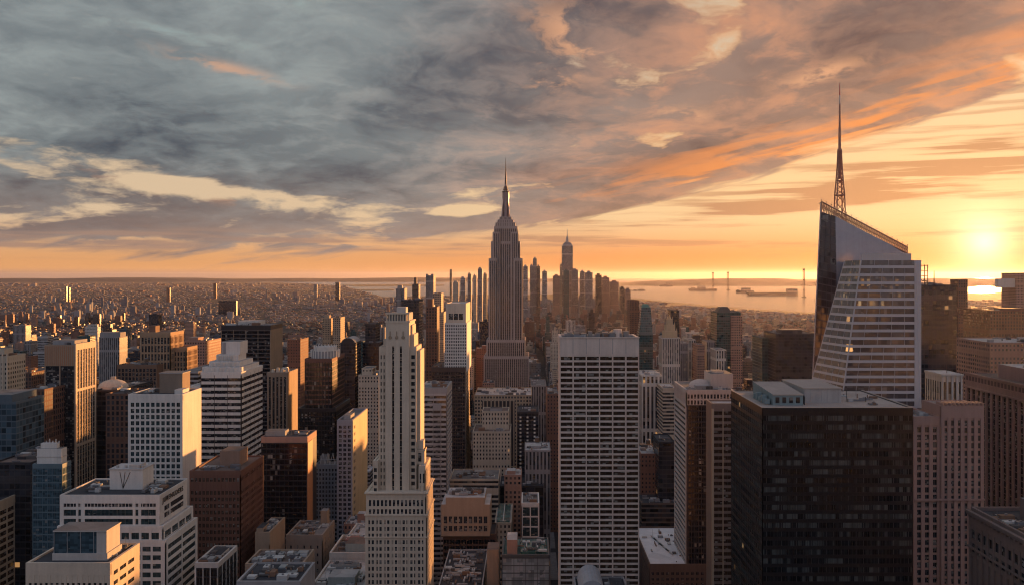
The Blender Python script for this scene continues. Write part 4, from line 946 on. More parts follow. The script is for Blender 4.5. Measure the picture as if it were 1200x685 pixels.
# ================================================================ crystal tower with a lattice mast
def lerp(a, b, t): return tuple(a[i]+(b[i]-a[i])*t for i in range(3))
def cross(a, b): return (a[1]*b[2]-a[2]*b[1], a[2]*b[0]-a[0]*b[2], a[0]*b[1]-a[1]*b[0])
def facet(b, bl, br, tr, tl, fh, seg, sh, wall, glass, part, proud=.35, wins=True, mull=.16, core=True, zspan=None):
    """one leaning or tapering glass face: storey bands and mullions proud of panes that follow the lean"""
    n = cross([br[i]-bl[i] for i in range(3)], [tl[i]-bl[i] for i in range(3)])
    if abs(n[0])+abs(n[1])+abs(n[2]) < 1e-6: n = cross([br[i]-bl[i] for i in range(3)], [tr[i]-bl[i] for i in range(3)])
    L = math.sqrt(sum(c*c for c in n)); n = [c/L for c in n]
    G = b.mb(part); off = lambda p, k: tuple(p[i]+n[i]*k for i in range(3))
    if core: G.face([bl, br, tr, tl], wall, [(0, 0), (1, 0), (1, 1), (0, 1)])
    H = max(tl[2], tr[2])-bl[2]; nf = max(1, int(H/fh)); bw = max(math.dist(bl, br), math.dist(tl, tr))
    def slab(p, q, r, s_, k):
        P = [off(x, .02) for x in (p, q, r, s_)]; Q = [off(x, k) for x in (p, q, r, s_)]
        G.face(Q, wall)
        for i in range(4): j = (i+1) % 4; G.face([P[i], P[j], Q[j], Q[i]], wall)
    for j in range(nf):
        t0, t1, t2 = j/nf, (j+sh/fh)/nf, (j+1)/nf
        slab(lerp(bl, tl, t0), lerp(br, tr, t0), lerp(br, tr, t1), lerp(bl, tl, t1), proud)
        if not wins: continue
        a, c, e, f = lerp(bl, tl, t1), lerp(br, tr, t1), lerp(br, tr, t2), lerp(bl, tl, t2)
        w = math.dist(a, c); ns = max(1, round(w/seg))
        for k in range(ns):
            b.facetw.append([off(x, .06) for x in (lerp(a, c, k/ns), lerp(a, c, (k+1)/ns), lerp(f, e, (k+1)/ns), lerp(f, e, k/ns))]+[glass])
            if k: slab(lerp(a, c, k/ns-mull/2/w), lerp(a, c, k/ns+mull/2/w), lerp(f, e, k/ns+mull/2/w), lerp(f, e, k/ns-mull/2/w), proud*.7)
def facet_done(b, n=100):
    big = sorted(b.facetw, key=lambda q: -(q[2][2]))
    for i, q in enumerate(big[:n]):
        p = MB(); c = [sum(v[k] for v in q[:4])/4 for k in range(3)]
        p.face([tuple(v) for v in q[:4]], q[4]); o = p.build('window', b.o, c); o.location = [c[k]-b.org[k] for k in range(3)]
    p = MB()
    for q in big[n:]: p.face([tuple(v) for v in q[:4]], q[4])
    if p.f: o = p.build('windows', b.o, b.org); o['kind'] = 'stuff'
def crystal_tower():
    Y0 = 450; b = Bld('glass_tower', 'faceted glass tower at right with a slanted lattice-topped crown and a tall antenna mast', 'skyscraper', X(949, Y0), X(1078, Y0), Y0-2, Y0+75); b.facetw = []
    WM = M_wall('crysw', (.50, .44, .42), .45, .06); CM = M_wall('crysdark', (.10, .075, .075), .35, .08); SC_ = M_metal('crysscreen', (.30, .29, .32), .22, .55)
    GC = M_glass('crysdark', (.045, .03, .03), .07, (3, 3, 4.1), .06, .03)
    zt = Z(305, Y0); zm = 186.0; t = (zt-zm)
    def pt(px, py_, y): return (X(px, y), y, Z(py_, y))
    B1 = (X(1009, Y0), Y0, zt); C1 = (X(1073, Y0), Y0, zt); A1 = None
    B0 = (X(984, Y0), Y0, zm); C0 = (X(1078.5, Y0), Y0, zm); A0 = (X(943, Y0+34), Y0+34, zm)
    nn = cross([A0[i]-B0[i] for i in range(3)], [B1[i]-B0[i] for i in range(3)]); k_ = (990-VPX)/F     # keep the leaning facet flat
    ya = (nn[0]*B0[0]+nn[1]*B0[1]-nn[2]*(zt-zm))/(nn[0]*k_+nn[1]); A1 = (k_*ya, ya, zt)
    D0 = (C0[0], Y0+38, zm); D1 = (C1[0], Y0+38, zt); E0 = (X(945, Y0+38), Y0+38, zm); E1 = (X(994, Y0+38), Y0+38, zt)
    zq = zt-t*.36; f_ = lambda p, q: lerp(p, q, (zq-zm)/t)
    Bq, Cq, Aq = f_(B0, B1), f_(C0, C1), f_(A0, A1)
    facet(b, B0, C0, Cq, Bq, 3.8, 6.6, 1.35, WM, GLP, 'wall'); facet(b, A0, B0, Bq, Aq, 3.8, 6.4, 1.2, WM, GLP, 'wall')
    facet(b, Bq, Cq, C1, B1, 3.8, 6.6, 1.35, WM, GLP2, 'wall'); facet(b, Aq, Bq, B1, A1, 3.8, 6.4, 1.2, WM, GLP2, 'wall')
    W = b.mb('wall'); W.face([E0, A0, A1, E1], WM); W.face([C0, D0, D1, C1], WM); W.face([D0, E0, E1, D1], WM); W.face([A1, B1, C1, D1, E1], ROOFL)
    W.tube(C0, C1, .75, .75, WM, 6); W.tube(B0, B1, .4, .4, WM, 6); W.tube(A0, A1, .35, .35, WM, 6)
    W.box(C0[0]-3.2, C0[0]+.3, Y0-.45, Y0+1, 0, zt, WM)
    # lower part goes straight down
    base = [(A0[0], A0[1]), (B0[0], B0[1]), (C0[0], C0[1]), (D0[0], D0[1]), (E0[0], E0[1])]
    for i in range(5):
        p, q = base[i], base[(i+1) % 5]
        facet(b, (p[0], p[1], 100), (q[0], q[1], 100), (q[0], q[1], zm), (p[0], p[1], zm), 4.1, 6, 1.5, WM, GLP, 'lower_wall', wins=(i < 2))
    b.mb('lower_wall').prism([(p[0], p[1]) for p in base], 0, 100, WM)
    # glass rail and top storeys of the front body
    tp = b.mb('roof_screen'); SG = M_wall('screenglass', (.50, .42, .38), .25, .05)
    for k in range(13): tp.box(C1[0]-28+k*2.15, C1[0]-28+k*2.15+.16, Y0+.6, Y0+.8, zt, zt+3.3, WM)
    tp.box(C1[0]-28.2, C1[0]-2, Y0+.6, Y0+.85, zt+3.3, zt+3.6, WM); tp.box(C1[0]-28.2, C1[0]-2, Y0+.65, Y0+.72, zt, zt+3.3, SG)
    # rear body: dark left facet and the great slanted screen
    Yb = Y0+42
    a0 = (X(947.5, Yb+14), Yb+14, zm-40); a1 = pt(961, 238, Yb+8); m0 = (X(984, Yb), Yb, zm-40); m1 = pt(979, 250, Yb)
    nn = cross([a0[i]-m0[i] for i in range(3)], [m1[i]-m0[i] for i in range(3)]); a1 = (a1[0], m0[1]-(nn[0]*(a1[0]-m0[0])+nn[2]*(a1[2]-m0[2]))/nn[1], a1[2])
    print('A1', A1, 'a1', a1, Yb);  c1 = pt(1063, 291, Yb); c0 = (X(1063, Yb), Yb, zm-40)
    m1 = (m1[0], m1[1], a1[2]+(c1[2]-a1[2])*(m1[0]-a1[0])/(c1[0]-a1[0]))
    A_top, C_top = a1, c1; dz = lambda p, k: (p[0], p[1], p[2]-k); a1 = dz(a1, 5.2); m1 = dz(m1, 4.8); c1 = dz(c1, 2.9)
    n1 = (a1[0]*(a1[1]+27)/a1[1], a1[1]+25, a1[2]); n0 = (a0[0]*(a0[1]+27)/a0[1], a0[1]+25, a0[2]); k1 = (c1[0], c1[1]+32, c1[2])
    a1 = (a1[0], max(Yb, a1[1]), a1[2]); facet(b, a0, m0, m1, a1, 4.1, 3.2, .6, CM, GC, 'rear_wall', proud=.3); R_ = b.mb('rear_wall')
    facet(b, m0, c0, c1, m1, 30, 60, .01, SC_, GC, 'rear_wall', proud=.01, wins=False)
    R_.face([c0, (k1[0], k1[1], c0[2]), k1, c1], SC_); R_.face([n0, a0, a1, n1], CM); R_.face([(k1[0], k1[1], a0[2]), n0, n1, k1], SC_)
    R_.face([a1, m1, c1, k1, n1], ROOFG)
    R_.tube(a0, A_top, .45, .45, WM, 6)
    # lattice along the slanted edge
    g = b.mb('crown_lattice'); LT = M_metal('lattice', (.34, .19, .13), .5, .3)
    n = 34
    up = [lerp(A_top, C_top, i/n) for i in range(n+1)]; dn = [(p[0], p[1]-.8, p[2]-5.4+2.6*(i/n)) for i, p in enumerate(up)]; up = [(p[0], p[1]-.8, p[2]+.6) for p in up]
    g.tube(up[0], up[-1], .42, .42, LT, 5); g.tube(dn[0], dn[-1], .42, .42, LT, 5); mdl = [lerp(a_, b_, .5) for a_, b_ in zip(up, dn)]; g.tube(mdl[0], mdl[-1], .26, .26, LT, 5)
    for i in range(n+1):
        g.tube(up[i], dn[i], .24, .24, LT, 4, False); g.tube(up[i], (up[i][0], up[i][1]+5, up[i][2]-1), .2, .2, LT, 4, False)
        if i < n: g.tube(up[i], dn[i+1], .2, .2, LT, 4, False); g.tube(dn[i], up[i+1], .16, .16, LT, 4, False)
        if i % 2 == 0: g.tube(up[i], (up[i][0], up[i][1], up[i][2]+1.5), .13, .13, LT, 4); g.tube((up[i][0]-.3, up[i][1], up[i][2]+1.5), (up[i][0]+.3, up[i][1], up[i][2]+1.5), .25, .25, LT, 4)
    m = b.mb('mast'); Ym = Yb+14; mx = X(984, Ym); MK = M_metal('mastbrown', (.36, .17, .12), .5, .2)
    zs = [Z(248, Ym)-6, Z(229, Ym), Z(212, Ym), Z(194, Ym), Z(176, Ym)]; ws = [2.6, 2.2, 1.6, 1.1, .8]
    for i in range(4):
        for j in range(4):
            sx, sy = ((1, 1), (1, -1), (-1, -1), (-1, 1))[j]; tx, ty = ((1, 1), (1, -1), (-1, -1), (-1, 1))[(j+1) % 4]
            m.tube((mx+sx*ws[i], Ym+sy*ws[i], zs[i]), (mx+sx*ws[i+1], Ym+sy*ws[i+1], zs[i+1]), .38, .34, MK, 5)
            m.tube((mx+sx*ws[i+1], Ym+sy*ws[i+1], zs[i+1]), (mx+tx*ws[i+1], Ym+ty*ws[i+1], zs[i+1]), .3, .3, MK, 4)
            for q in range(3):
                wa = ws[i]+(ws[i+1]-ws[i])*q/3; wb = ws[i]+(ws[i+1]-ws[i])*(q+1)/3; za = zs[i]+(zs[i+1]-zs[i])*q/3; zb = zs[i]+(zs[i+1]-zs[i])*(q+1)/3
                m.tube((mx+sx*wa, Ym+sy*wa, za), (mx+tx*wb, Ym+ty*wb, zb), .24, .24, MK, 4, False)
    for z in (229, 196, 176): m.tube((mx, Ym, Z(z, Ym)-.4), (mx, Ym, Z(z, Ym)+.4), ws[0] if z > 220 else 1.5, 1.5, MK, 8)
    m.tube((mx, Ym, Z(210, Ym)), (mx, Ym, Z(150, Ym)), .95, .75, MK, 8); m.tube((mx, Ym, Z(150, Ym)), (mx, Ym, Z(122, Ym)), .6, .5, MK, 7)
    for k in range(5): m.tube((mx, Ym, Z(170-k*9, Ym)), (mx, Ym, Z(169-k*9, Ym)), 1.0-k*.08, 1.0-k*.08, MK, 7)
    tp2 = b.mb('mast_tip'); tp2.tube((mx, Ym, Z(122, Ym)), (mx, Ym, Z(112, Ym)), .3, .3, M_metal('pale', (.6, .5, .45)), 6); tp2.tube((mx, Ym, Z(112, Ym)), (mx, Ym, Z(98, Ym)), .36, .12, MASTR, 6)
    facet_done(b); b.done()
crystal_tower()

# ================================================================ right side
def cornice_block():
    xw = X(1135, 330); Yb = 330; zt = Z(597, 330)
    b = Bld('corniced_building', 'dark stone building with a heavy cornice cut off at the bottom right corner', 'building', xw, xw+50, 262, Yb)
    DS = M_wall('darkstone', (.17, .125, .11))
    b.geo(xw, xw+50, 262, Yb, 0, zt, S(DS, GL, 4.2, 5.2, 1.3, 1.7, top=5, par=0, corner=1.6, d=.8, roof=ROOFD, bayside=4.2), 'fl')
    W = b.mb('cornice')
    for z, k, h in ((zt, 1.5, 1.0), (zt-1.0, .9, .9), (zt-13.5, .9, .7)):
        W.box(xw-k, xw+.001, 262-k, Yb, z-h*.3, z+h*.5, DS); W.box(xw-.0, xw+50, 262-k, 262, z-h*.3, z+h*.5, DS)
    for k in range(24): W.box(xw-1.2, xw-.003, 263+k*2.8, 263.8+k*2.8, zt-1.9, zt-1.2, DS)
    W.box(xw+.6, xw+1.6, 264, Yb-.5, zt+.1, zt+1.5, DS); W.box(xw+1.6, xw+40, Yb-1.5, Yb-.5, zt+.1, zt+1.5, DS)
    b.rbox(xw+13, xw+34, 300, 318, zt, zt+8, DS, ROOFG, 'penthouse'); b.clutter(xw+2, xw+12, 280, Yb-3, zt, 26, hs=1.1); b.done()
cornice_block()
def deco_brown():
    Y0 = 420; x0, xm, x1 = X(1071, Y0), X(1102, Y0), X(1152, Y0)
    b = Bld('art_deco_building', 'rosy brown tower of narrow piers with a finned parapet, beside the black block', 'skyscraper', x0, x1, Y0-1, Y0+52)
    RS = M_wall('rosystone', (.34, .215, .175))
    st = S(RS, GL, 3.55, 3.7, 1.9, 1.1, top=3.5, par=.6, corner=1.6, d=.7, sd=.35, roof=M_roof('rosyroof', (.30, .25, .22)))
    b.geo(x0, xm, Y0, Y0+52, 0, Z(489, Y0), st, 'f'); b.geo(xm, x1, Y0-1, Y0+20, 0, Z(476, Y0), dict(st, top=5.5), 'f', part='finned_wall')
    g = b.mb('parapet_fins'); zt = Z(476, Y0)
    for k in range(11): g.box(xm+.6+k*1.95, xm+1.2+k*1.95, Y0-1.3, Y0+6, zt+.62, zt+2.0, RS)
    W = b.mb('wall'); W.box(x0-.2, x1+.1, Y0-1.6, Y0-.9, Z(585, Y0), Z(583, Y0), RS)
    b.mb('finned_wall').box(xm+2, x1-2, Y0+20, Y0+44, 0, Z(488, Y0), RS, ROOFB)
    b.rbox(x0+5, xm-2, Y0+34, Y0+46, Z(489, Y0), Z(489, Y0)+4, RS, ROOFB); b.clutter(x0+2, xm-2, Y0+3, Y0+30, Z(489, Y0), 8); b.done()
deco_brown()
def colonnade_block():
    Yb = 600; xw = X(1131, Yb); zt = Z(437, Yb)
    b = Bld('office_building', 'massive dim block at the right edge with tall piers under a deep cornice', 'office building', xw, xw+55, 470, Yb)
    RS = M_wall('mauvestone', (.26, .17, .15))
    b.geo(xw, xw+55, 470, Yb, 0, zt, S(RS, GL, 5, 4.2, 2.0, .4, top=9, par=.6, corner=2.5, d=1.4, sd=.3, roof=ROOFB, bayside=6.5, merge=1), 'fl')
    W = b.mb('cornice'); 
    for z, k in ((zt+.6, 1.1), (zt-8.8, .8), (zt-5, .4)): W.box(xw-k, xw-.003, 470, Yb, z-.5, z+.6, RS)
    for k in range(32): W.box(xw-.3, xw-.002, 472+k*4, 474+k*4, zt-4, zt-1, M_wall('nicheb', (.10, .065, .06)))
    b.rbox(xw+11, xw+45, 540, 578, zt, zt+9, RS, ROOFL, 'penthouse'); b.clutter(xw+2, xw+50, 500, 538, zt, 20, hs=1.3); b.clutter(xw+12, xw+44, 542, 576, zt+9, 12); b.done()
colonnade_block()
def crowned_dark_tower():
    Y0 = 560; x0, x1 = X(805, Y0), X(860, Y0); d = depth_to(805, 791, Y0); zt = Z(457, Y0)
    b = Bld('office_tower', 'dark-fronted tower right of the white slab with white-framed top windows and pale plant', 'skyscraper', x0, x1, Y0, Y0+d)
    WB = M_wall('bandcream', (.46, .40, .36))
    b.geo(x0, x1, Y0+.8, Y0+d, 0, zt-9.5, S(DARK, GLK, 2.3, 3.6, .5, 1.0, top=0, corner=1.2, d=.4, roof=ROOFD, pier=M_wall('darkpier', (.06, .05, .05))), 'f')
    b.geo(x0-.6, x0+.2, Y0+1.6, Y0+d, 0, zt-9.5, S(WB, GL, 40, 3.6, .8, 1.7, top=0, d=.6, sd=.6), 'l', part='side_wall')
    b.geo(x0-.6, x1, Y0, Y0+d, zt-9.5, zt, S(WB, GL, 2.1, 3.9, .75, 1.1, top=1.4, par=.5, corner=1, d=.7, roof=ROOFG), 'fl', part='crown_wall')
    g = b.mb('penthouse'); g.box(X(833, Y0+12), X(859, Y0+12), Y0+12, Y0+34, zt, zt+9.6, WB, ROOFG); g.box(X(838, Y0+12), X(850, Y0+12), Y0+16, Y0+28, zt+9.6, zt+10.8, WB, ROOFG)
    g2 = b.mb('roof_dome'); g2.dome((X(822, Y0+16), Y0+20, zt), 8, 5.2, WB); g2.box(X(815, Y0+8), X(832, Y0+8), Y0+7, Y0+12, zt, zt+2.4, GREY, ROOFL)
    b.clutter(x0+1, x1-1, Y0+2, Y0+8, zt, 8); b.done()
crowned_dark_tower()
def brown_narrow():
    Y0 = 480; x0, x1 = X(834, Y0), X(872, Y0); zt = Z(474, Y0)
    b = Bld('office_building', 'narrow brown banded building with a tan edge pier, touching the huge black block', 'office building', x0, x1, Y0, Y0+15)
    b.geo(x0, x1, Y0, Y0+15, 0, zt, S(M_wall('mudb', (.20, .15, .125)), GLBR, 5, 3.6, .5, 1.5, top=2, corner=1.3, pier=TAN, d=.6, roof=ROOFL), 'f'); b.done()
brown_narrow()
def white_roof_block():
    Y0 = 560; x0, x1 = X(761, Y0), X(856, Y0); zt = Z(662, Y0); d = 84
    b = Bld('low_building', 'large low building with a broad white roof, right of the white slab', 'building', x0, x1, Y0, Y0+d)
    DB = M_wall('darkbrick', (.12, .085, .07))
    b.geo(x0, x1, Y0, Y0+d, 0, zt, S(DB, GL, 3.2, 3.6, 1.6, 1.8, top=2.6, par=1, corner=1.4, d=.3, roof=ROOFW), 'fl')
    g = b.mb('roof_plant_box'); A = M_wall('plantlouver', (.12, .12, .125), .5)
    for (px, y, w, dd, h) in ((806, 36, 9, 12, 5), (822, 34, 12, 13, 5)):
        xx = X(px, Y0+y); g.box(xx-w/2, xx+w/2, Y0+y, Y0+y+dd, zt+.2, zt+h, A, M_wall('planttop', (.36, .36, .36)))
    q = b.mb('skylight'); q.box(x0+28, x0+46, Y0+12, Y0+22, zt, zt+1.6, M_metal('whitepaint', (.6, .6, .58), .6, 0)); q.tube((x0+25, Y0+14, zt+.6), (x0+50, Y0+10, zt+.6), .4, .4, ALU, 6)
    r = b.mb('roof_ducts')
    for k in range(7): r.tube((x0+10+k*1.2, Y0+62-k*6, zt+.7), (x0+11.5+k*1.2, Y0+56-k*6, zt+.7), .55, .55, BLK if k % 2 else ALU, 6)
    b.clutter(x0+3, x1-3, Y0+4, Y0+d-6, zt, 26, hs=.8); b.done()
white_roof_block()
# ================================================================ the middle distance: smaller in the picture, windows as surface pattern
def tower(name, label, cat, p0, p1, top, Y0, d, mat, roof=ROOFG, bay=3.2, fh=3.7, wings=(), boxes=(), clut=6, tanks=0, group=None, hs=1.3, extra=None, side=None, par=.9):
    x0, x1 = X(p0, Y0), X(p1, Y0); zt = Z(top, Y0); b = Bld(name, label, cat, x0, x1, Y0, Y0+d, group)
    b.skin(x0, x1, Y0, Y0+d, 0, zt, mat, roof, bay, fh, par=par)
    for (a, c, t, dy, dd) in wings:
        b.skin(X(a, Y0+dy), X(c, Y0+dy), Y0+dy, Y0+dy+dd, 0 if Z(t, Y0) < zt else zt, Z(t, Y0+dy), mat, roof, bay, fh, part='wing')
    for (a, c, t, dy, dd) in boxes: b.rbox(X(a, Y0+dy), X(c, Y0+dy), Y0+dy, Y0+dy+dd, zt, Z(t, Y0+dy), PLAIN.get(mat.name, PALE), roof)
    if clut: b.clutter(x0+1, x1-1, Y0+1, Y0+d-1, zt, clut, hs=hs, tanks=tanks)
    if extra: extra(b, x0, x1, Y0, d, zt)
    b.done(); return b
OB, SK, AP, BU = 'office building', 'skyscraper', 'apartment building', 'building'
# far left group
tower('office_tower', 'dark teal building with a bare concrete top at the left frame edge', OB, -22, 19, 472, 520, 30, F_BLUE, boxes=((-20, 14, 462, 1, 26),), clut=8)
def gold_fins(b, x0, x1, Y0, d, zt):
    g = b.mb('fins')
    for k in range(5): g.box(x0+.3+k*(x1-x0-1.2)/4, x0+1.2+k*(x1-x0-1.2)/4, Y0-.6, Y0-.003, zt-26, zt+3, LIME)
tower('office_tower', 'pale gold-topped tower with upright fins at the extreme left edge', SK, -14, 9, 418, 680, 24, F_LIME, extra=gold_fins, boxes=((-8, 5, 408, 5, 12),))
tower('office_building', 'copper brown banded block just left of the tall slab with the dark glass front', OB, 25, 52, 457, 575, 26, F_BROWN, bay=2.6, clut=4)
tower('office_building', 'orange-lit brown block with window bands behind the copper brown one', OB, 8, 37, 437, 800, 50, F_BROWN, ROOFB, wings=((8, 20, 432, 30, 18),), clut=10)
tower('low_building', 'low dark building with a cabin on its roof at left edge', BU, -8, 36, 543, 480, 40, F_DARK, ROOFB, clut=14, boxes=((20, 30, 534, 12, 8),))
def amber_dome(b, x0, x1, Y0, d, zt):
    g = b.mb('dome'); g.dome(((x0+x1)/2-5, Y0+22, zt), 11, 6.5, LIME, 16)
    g.tube(((x0+x1)/2-5, Y0+22, zt+6), ((x0+x1)/2-5, Y0+22, zt+8.5), 2, 2, LIME, 10)
tower('office_building', 'dark glass building crowned by a low amber dome', OB, 110, 138, 458, 640, 60, F_DARK, ROOFB, clut=5, extra=amber_dome)
tower('office_building', 'black building with orange reflections left of the pale square-windowed tower', OB, 124, 156, 462, 590, 30, F_BROWN, ROOFD, clut=6)
tower('office_tower', 'distant slab with a gold-lit top band above and right of the tall dark-fronted slab', SK, 116, 140, 395, 1300, 26, F_GPIER, boxes=((117, 141, 389, 2, 18),), clut=0)
tower('office_building', 'brown block with lit top edge behind the gold-bayed brown tower, right of it', OB, 216, 240, 400, 1080, 60, F_PINK, clut=6, boxes=((220, 232, 395, 15, 20),))
tower('office_building', 'plain grey-brown block left of the wide black banded box', OB, 240, 259, 402, 1150, 60, F_GREYB, clut=5)
tower('office_building', 'grey banded low block just behind the ziggurat tower at its left', OB, 212, 232, 436, 720, 60, F_GREYB, clut=6)
# between black box and the art deco tower
tower('apartment_tower', 'left one of two gold-lit towers standing close together beyond the white-crowned tower', 'apartment tower', 378, 388, 373, 1500, 30, F_TAN, clut=2, boxes=((380, 386, 369, 5, 10),))
tower('apartment_tower', 'right one of two gold-lit towers standing close together beyond the white-crowned tower', 'apartment tower', 390, 399, 372, 1480, 34, F_TAN, clut=2)
def round_top(b, x0, x1, Y0, d, zt):
    g = b.mb('crown'); cx = (x0+x1)/2; r = (x1-x0)/2-.4; n = 12
    arc = [(cx-r*cos(pi*i/n), zt+r*.8*sin(pi*i/n)) for i in range(n+1)]
    for i in range(n):
        (xa, za), (xb, zb) = arc[i], arc[i+1]; g.face([(xa, Y0+.5, za), (xb, Y0+.5, zb), (xb, Y0+d-.5, zb), (xa, Y0+d-.5, za)], GREY)
    g.face([(x, Y0+.5, z) for x, z in arc][::-1], F_DARK); g.face([(x, Y0+d-.5, z) for x, z in arc], GREY)
tower('office_tower', 'dark tower with a rounded arched top right of the white-crowned tower', SK, 399, 416, 402, 950, 34, F_DARK, clut=0, extra=round_top)
tower('office_building', 'brick-red block with lit right side behind the tan striped tower', OB, 337, 352, 398, 1100, 40, F_BRICK, clut=4)
tower('apartment_building', 'beige gridded block low between the white-crowned tower and the art deco tower', AP, 420, 444, 440, 900, 50, F_LIME, clut=6, wings=((424, 436, 432, 10, 25),), tanks=1)
tower('office_building', 'dark stepped block behind the left shoulder of the art deco tower', OB, 425, 444, 402, 1000, 50, F_DARK, clut=5, wings=((428, 440, 380, 14, 30),))
tower('office_tower', 'black windowless-looking box tower behind the crown of the art deco tower', SK, 470, 491, 352, 1100, 40, F_DARK, ROOFD, clut=3)
tower('office_tower', 'dark slab with gold right edge, right of the black box tower', SK, 499, 512, 360, 1050, 30, F_BROWN, clut=2, boxes=((501, 507, 350, 5, 12),))
tower('apartment_tower', 'gold-edged stepped tower between the dark slab and the cream gridded tower', 'apartment tower', 507, 517, 344, 1500, 40, F_TAN, clut=2, wings=((505, 520, 366, -6, 44),))
tower('office_tower', 'slim grey-blue tower left of the black box tower, rising above the distant water', SK, 464, 474, 338, 2300, 50, F_GPIER, clut=0, boxes=((466, 471, 334, 10, 20),))
tower('office_tower', 'tall slim tower with a pale neck rising past the horizon behind the black box tower', SK, 483, 490, 333, 2500, 50, F_DBAND, clut=0, boxes=((485, 488, 325, 10, 20),))
tower('office_tower', 'blue-grey slab with a notched top just left of the gold-edged stepped tower', SK, 499, 508, 323, 2500, 55, F_GPIER, clut=0, boxes=((499, 501, 321, 4, 40), (505, 508, 321, 4, 40)))
tower('apartment_tower', 'pencil-thin tower rising alone above the horizon left of the spired skyscraper', 'apartment tower', 527, 529.6, 316, 2800, 12, F_TAN, clut=0)
for (a, c, t, yy, lab, m) in ((531, 537, 331, 3300, 'leftmost and lowest', F_LIME), (539.5, 545, 326, 3550, 'second', F_GREYB), (548, 552, 321, 3200, 'third', F_GPIER), (554.5, 558.5, 323, 3600, 'fourth', F_LIME), (560, 565, 315, 3150, 'fifth and tallest', F_GPIER), (566.5, 570.5, 321, 3450, 'last', F_TAN)):
    tower('distant_tower', lab + ' tower of the hazy row just left of the spired skyscraper', SK, a, c, t, yy, 34, m, clut=0, group='hazy towers left of the spired skyscraper', boxes=((a+1, c-1.5, t-2, 6, 18),))
# under the spired skyscraper
def marks(b, x0, x1, Y0, d, zt):
    g = b.mb('pier_screen')
    for k in range(9): g.box(x0+9+k*4, x0+10.2+k*4, Y0-.5, Y0-.003, 60, zt-5.5, TAN)
    g.box(x0+8, x0+43, Y0-.12, Y0-.0025, 60, zt-5.5, DARK); g.box(x0+8, x0+43, Y0-.5, Y0-.003, zt-5.4, zt-4.8, TAN)
tower('office_building', 'wide tan building with dark tall bays directly below the spired skyscraper', OB, 556, 623, 463, 900, 62, F_TAN, ROOFL, clut=24, extra=marks)
tower('office_building', 'tan gridded building with a square-cut raised roof court, in front of the wide tan building', OB, 554, 598, 506, 760, 40, F_LIME, ROOFB, bay=2.8, fh=3.6, wings=(), clut=8, tanks=1, extra=lambda b, x0, x1, Y0, d, zt: (b.skin(X(565, Y0+14), X(596, Y0+14), Y0+14, Y0+38, zt, Z(482, Y0+14), F_LIME, ROOFB, 2.8, 3.6, part='upper_wall'), b.rbox(X(574, Y0+14), X(588, Y0+14), Y0+20, Y0+30, Z(482, Y0+14), Z(479, Y0+14), GREY, ROOFD)))
def dots(b, x0, x1, Y0, d, zt):
    g = b.mb('white_shades')
    for i in range(3):
        for j in range(16): g.box(x0+2.3+i*6.6, x0+4.0+i*6.6, Y0-.1, Y0-.003, zt-5-j*3.6, zt-3.4-j*3.6, WHITE)
tower('office_building', 'black narrow building with three columns of small white square shades', OB, 606, 631, 483, 800, 40, F_DARK, ROOFD, clut=5, extra=dots)
tower('apartment_building', 'dark pale-piered building with a cluttered cream roof below the black white-shaded one', AP, 615, 645, 528, 700, 35, F_GPIER, ROOFL, clut=10, tanks=1, boxes=((622, 634, 522, 8, 12),))
tower('apartment_building', 'narrow reddish brick building tight against the left edge of the white slab', AP, 641, 655, 462, 860, 60, F_BRICK, clut=4, tanks=1)
tower('apartment_building', 'grey-brown block with a gridded face right below the shoulder of the spired skyscraper', AP, 622, 640, 452, 1000, 60, F_GPIER, clut=6)
def stepped_roof(b, x0, x1, Y0, d, zt):
    g = b.mb('upper_wall'); g.box(x0+1.2, x1-2.2, Y0+.0-.004, Y0+d-1, zt, zt+4, BUFF, ROOFL)
tower('office_building', 'dim beige ledge building behind the two-row window block in the lower centre', OB, 527, 584, 562, 640, 34, F_BAND, ROOFG, clut=22)
def nine_windows():
    Y0 = 560; x0, x1 = X(517, Y0), X(574, Y0); zt = Z(583, Y0); b = Bld('low_building', 'beige stepped-top block with two rows of nine dark windows, low in the centre', 'building', x0, x1, Y0, Y0+28)
    W = b.mb('wall'); W.box(x0, x1, Y0+.4, Y0+28, zt-25, zt-4.2, BUFF, ROOFL); W.box(x0+3, x1-3.5, Y0+.4, Y0+28, zt-4.2, zt, BUFF, ROOFL); W.box(x0, x1, Y0, Y0+.38, zt-12, zt-4.2, BUFF); W.box(x0+3, x1-3.5, Y0, Y0+.38, zt-4.2, zt+.4, BUFF)
    W.box(x0, x1, Y0, Y0+.38, zt-18.2, zt-16.6, BUFF); W.box(x0, x1, Y0, Y0+.38, zt-25, zt-21.8, BUFF); w = (x1-x0-2.4)/9
    for k in range(10): W.box(x0 if k == 0 else x0+1.2+k*w-.5, x1 if k == 9 else x0+1.2+k*w+.5, Y0+.003, Y0+.375, zt-21.8, zt-12, BUFF)
    for k in range(9):
        for z, h in ((zt-14.3, 4.5), (zt-20, 3.5)): b.w.append((x0+1.2+(k+.5)*w, Y0+.3, z, round(w-1, 2), h, 'f', GL))
    b.geo(x0+1, x1+4, Y0+2, Y0+28, 0, zt-25, S(DBROWN, GLK, 4, 4.2, .5, 1.4, top=1.5, roof=ROOFD), 'f', part='lower_wall')
    b.clutter(x0+4, x1-4, Y0+2, Y0+26, zt, 30, hs=1.2); b.done()
nine_windows()
tower('low_building', 'small pinkish cabin-topped building right of the beige ledge building', BU, 591, 611, 557, 660, 22, F_PINK, ROOFL, clut=6, boxes=((594, 604, 551, 5, 10),))
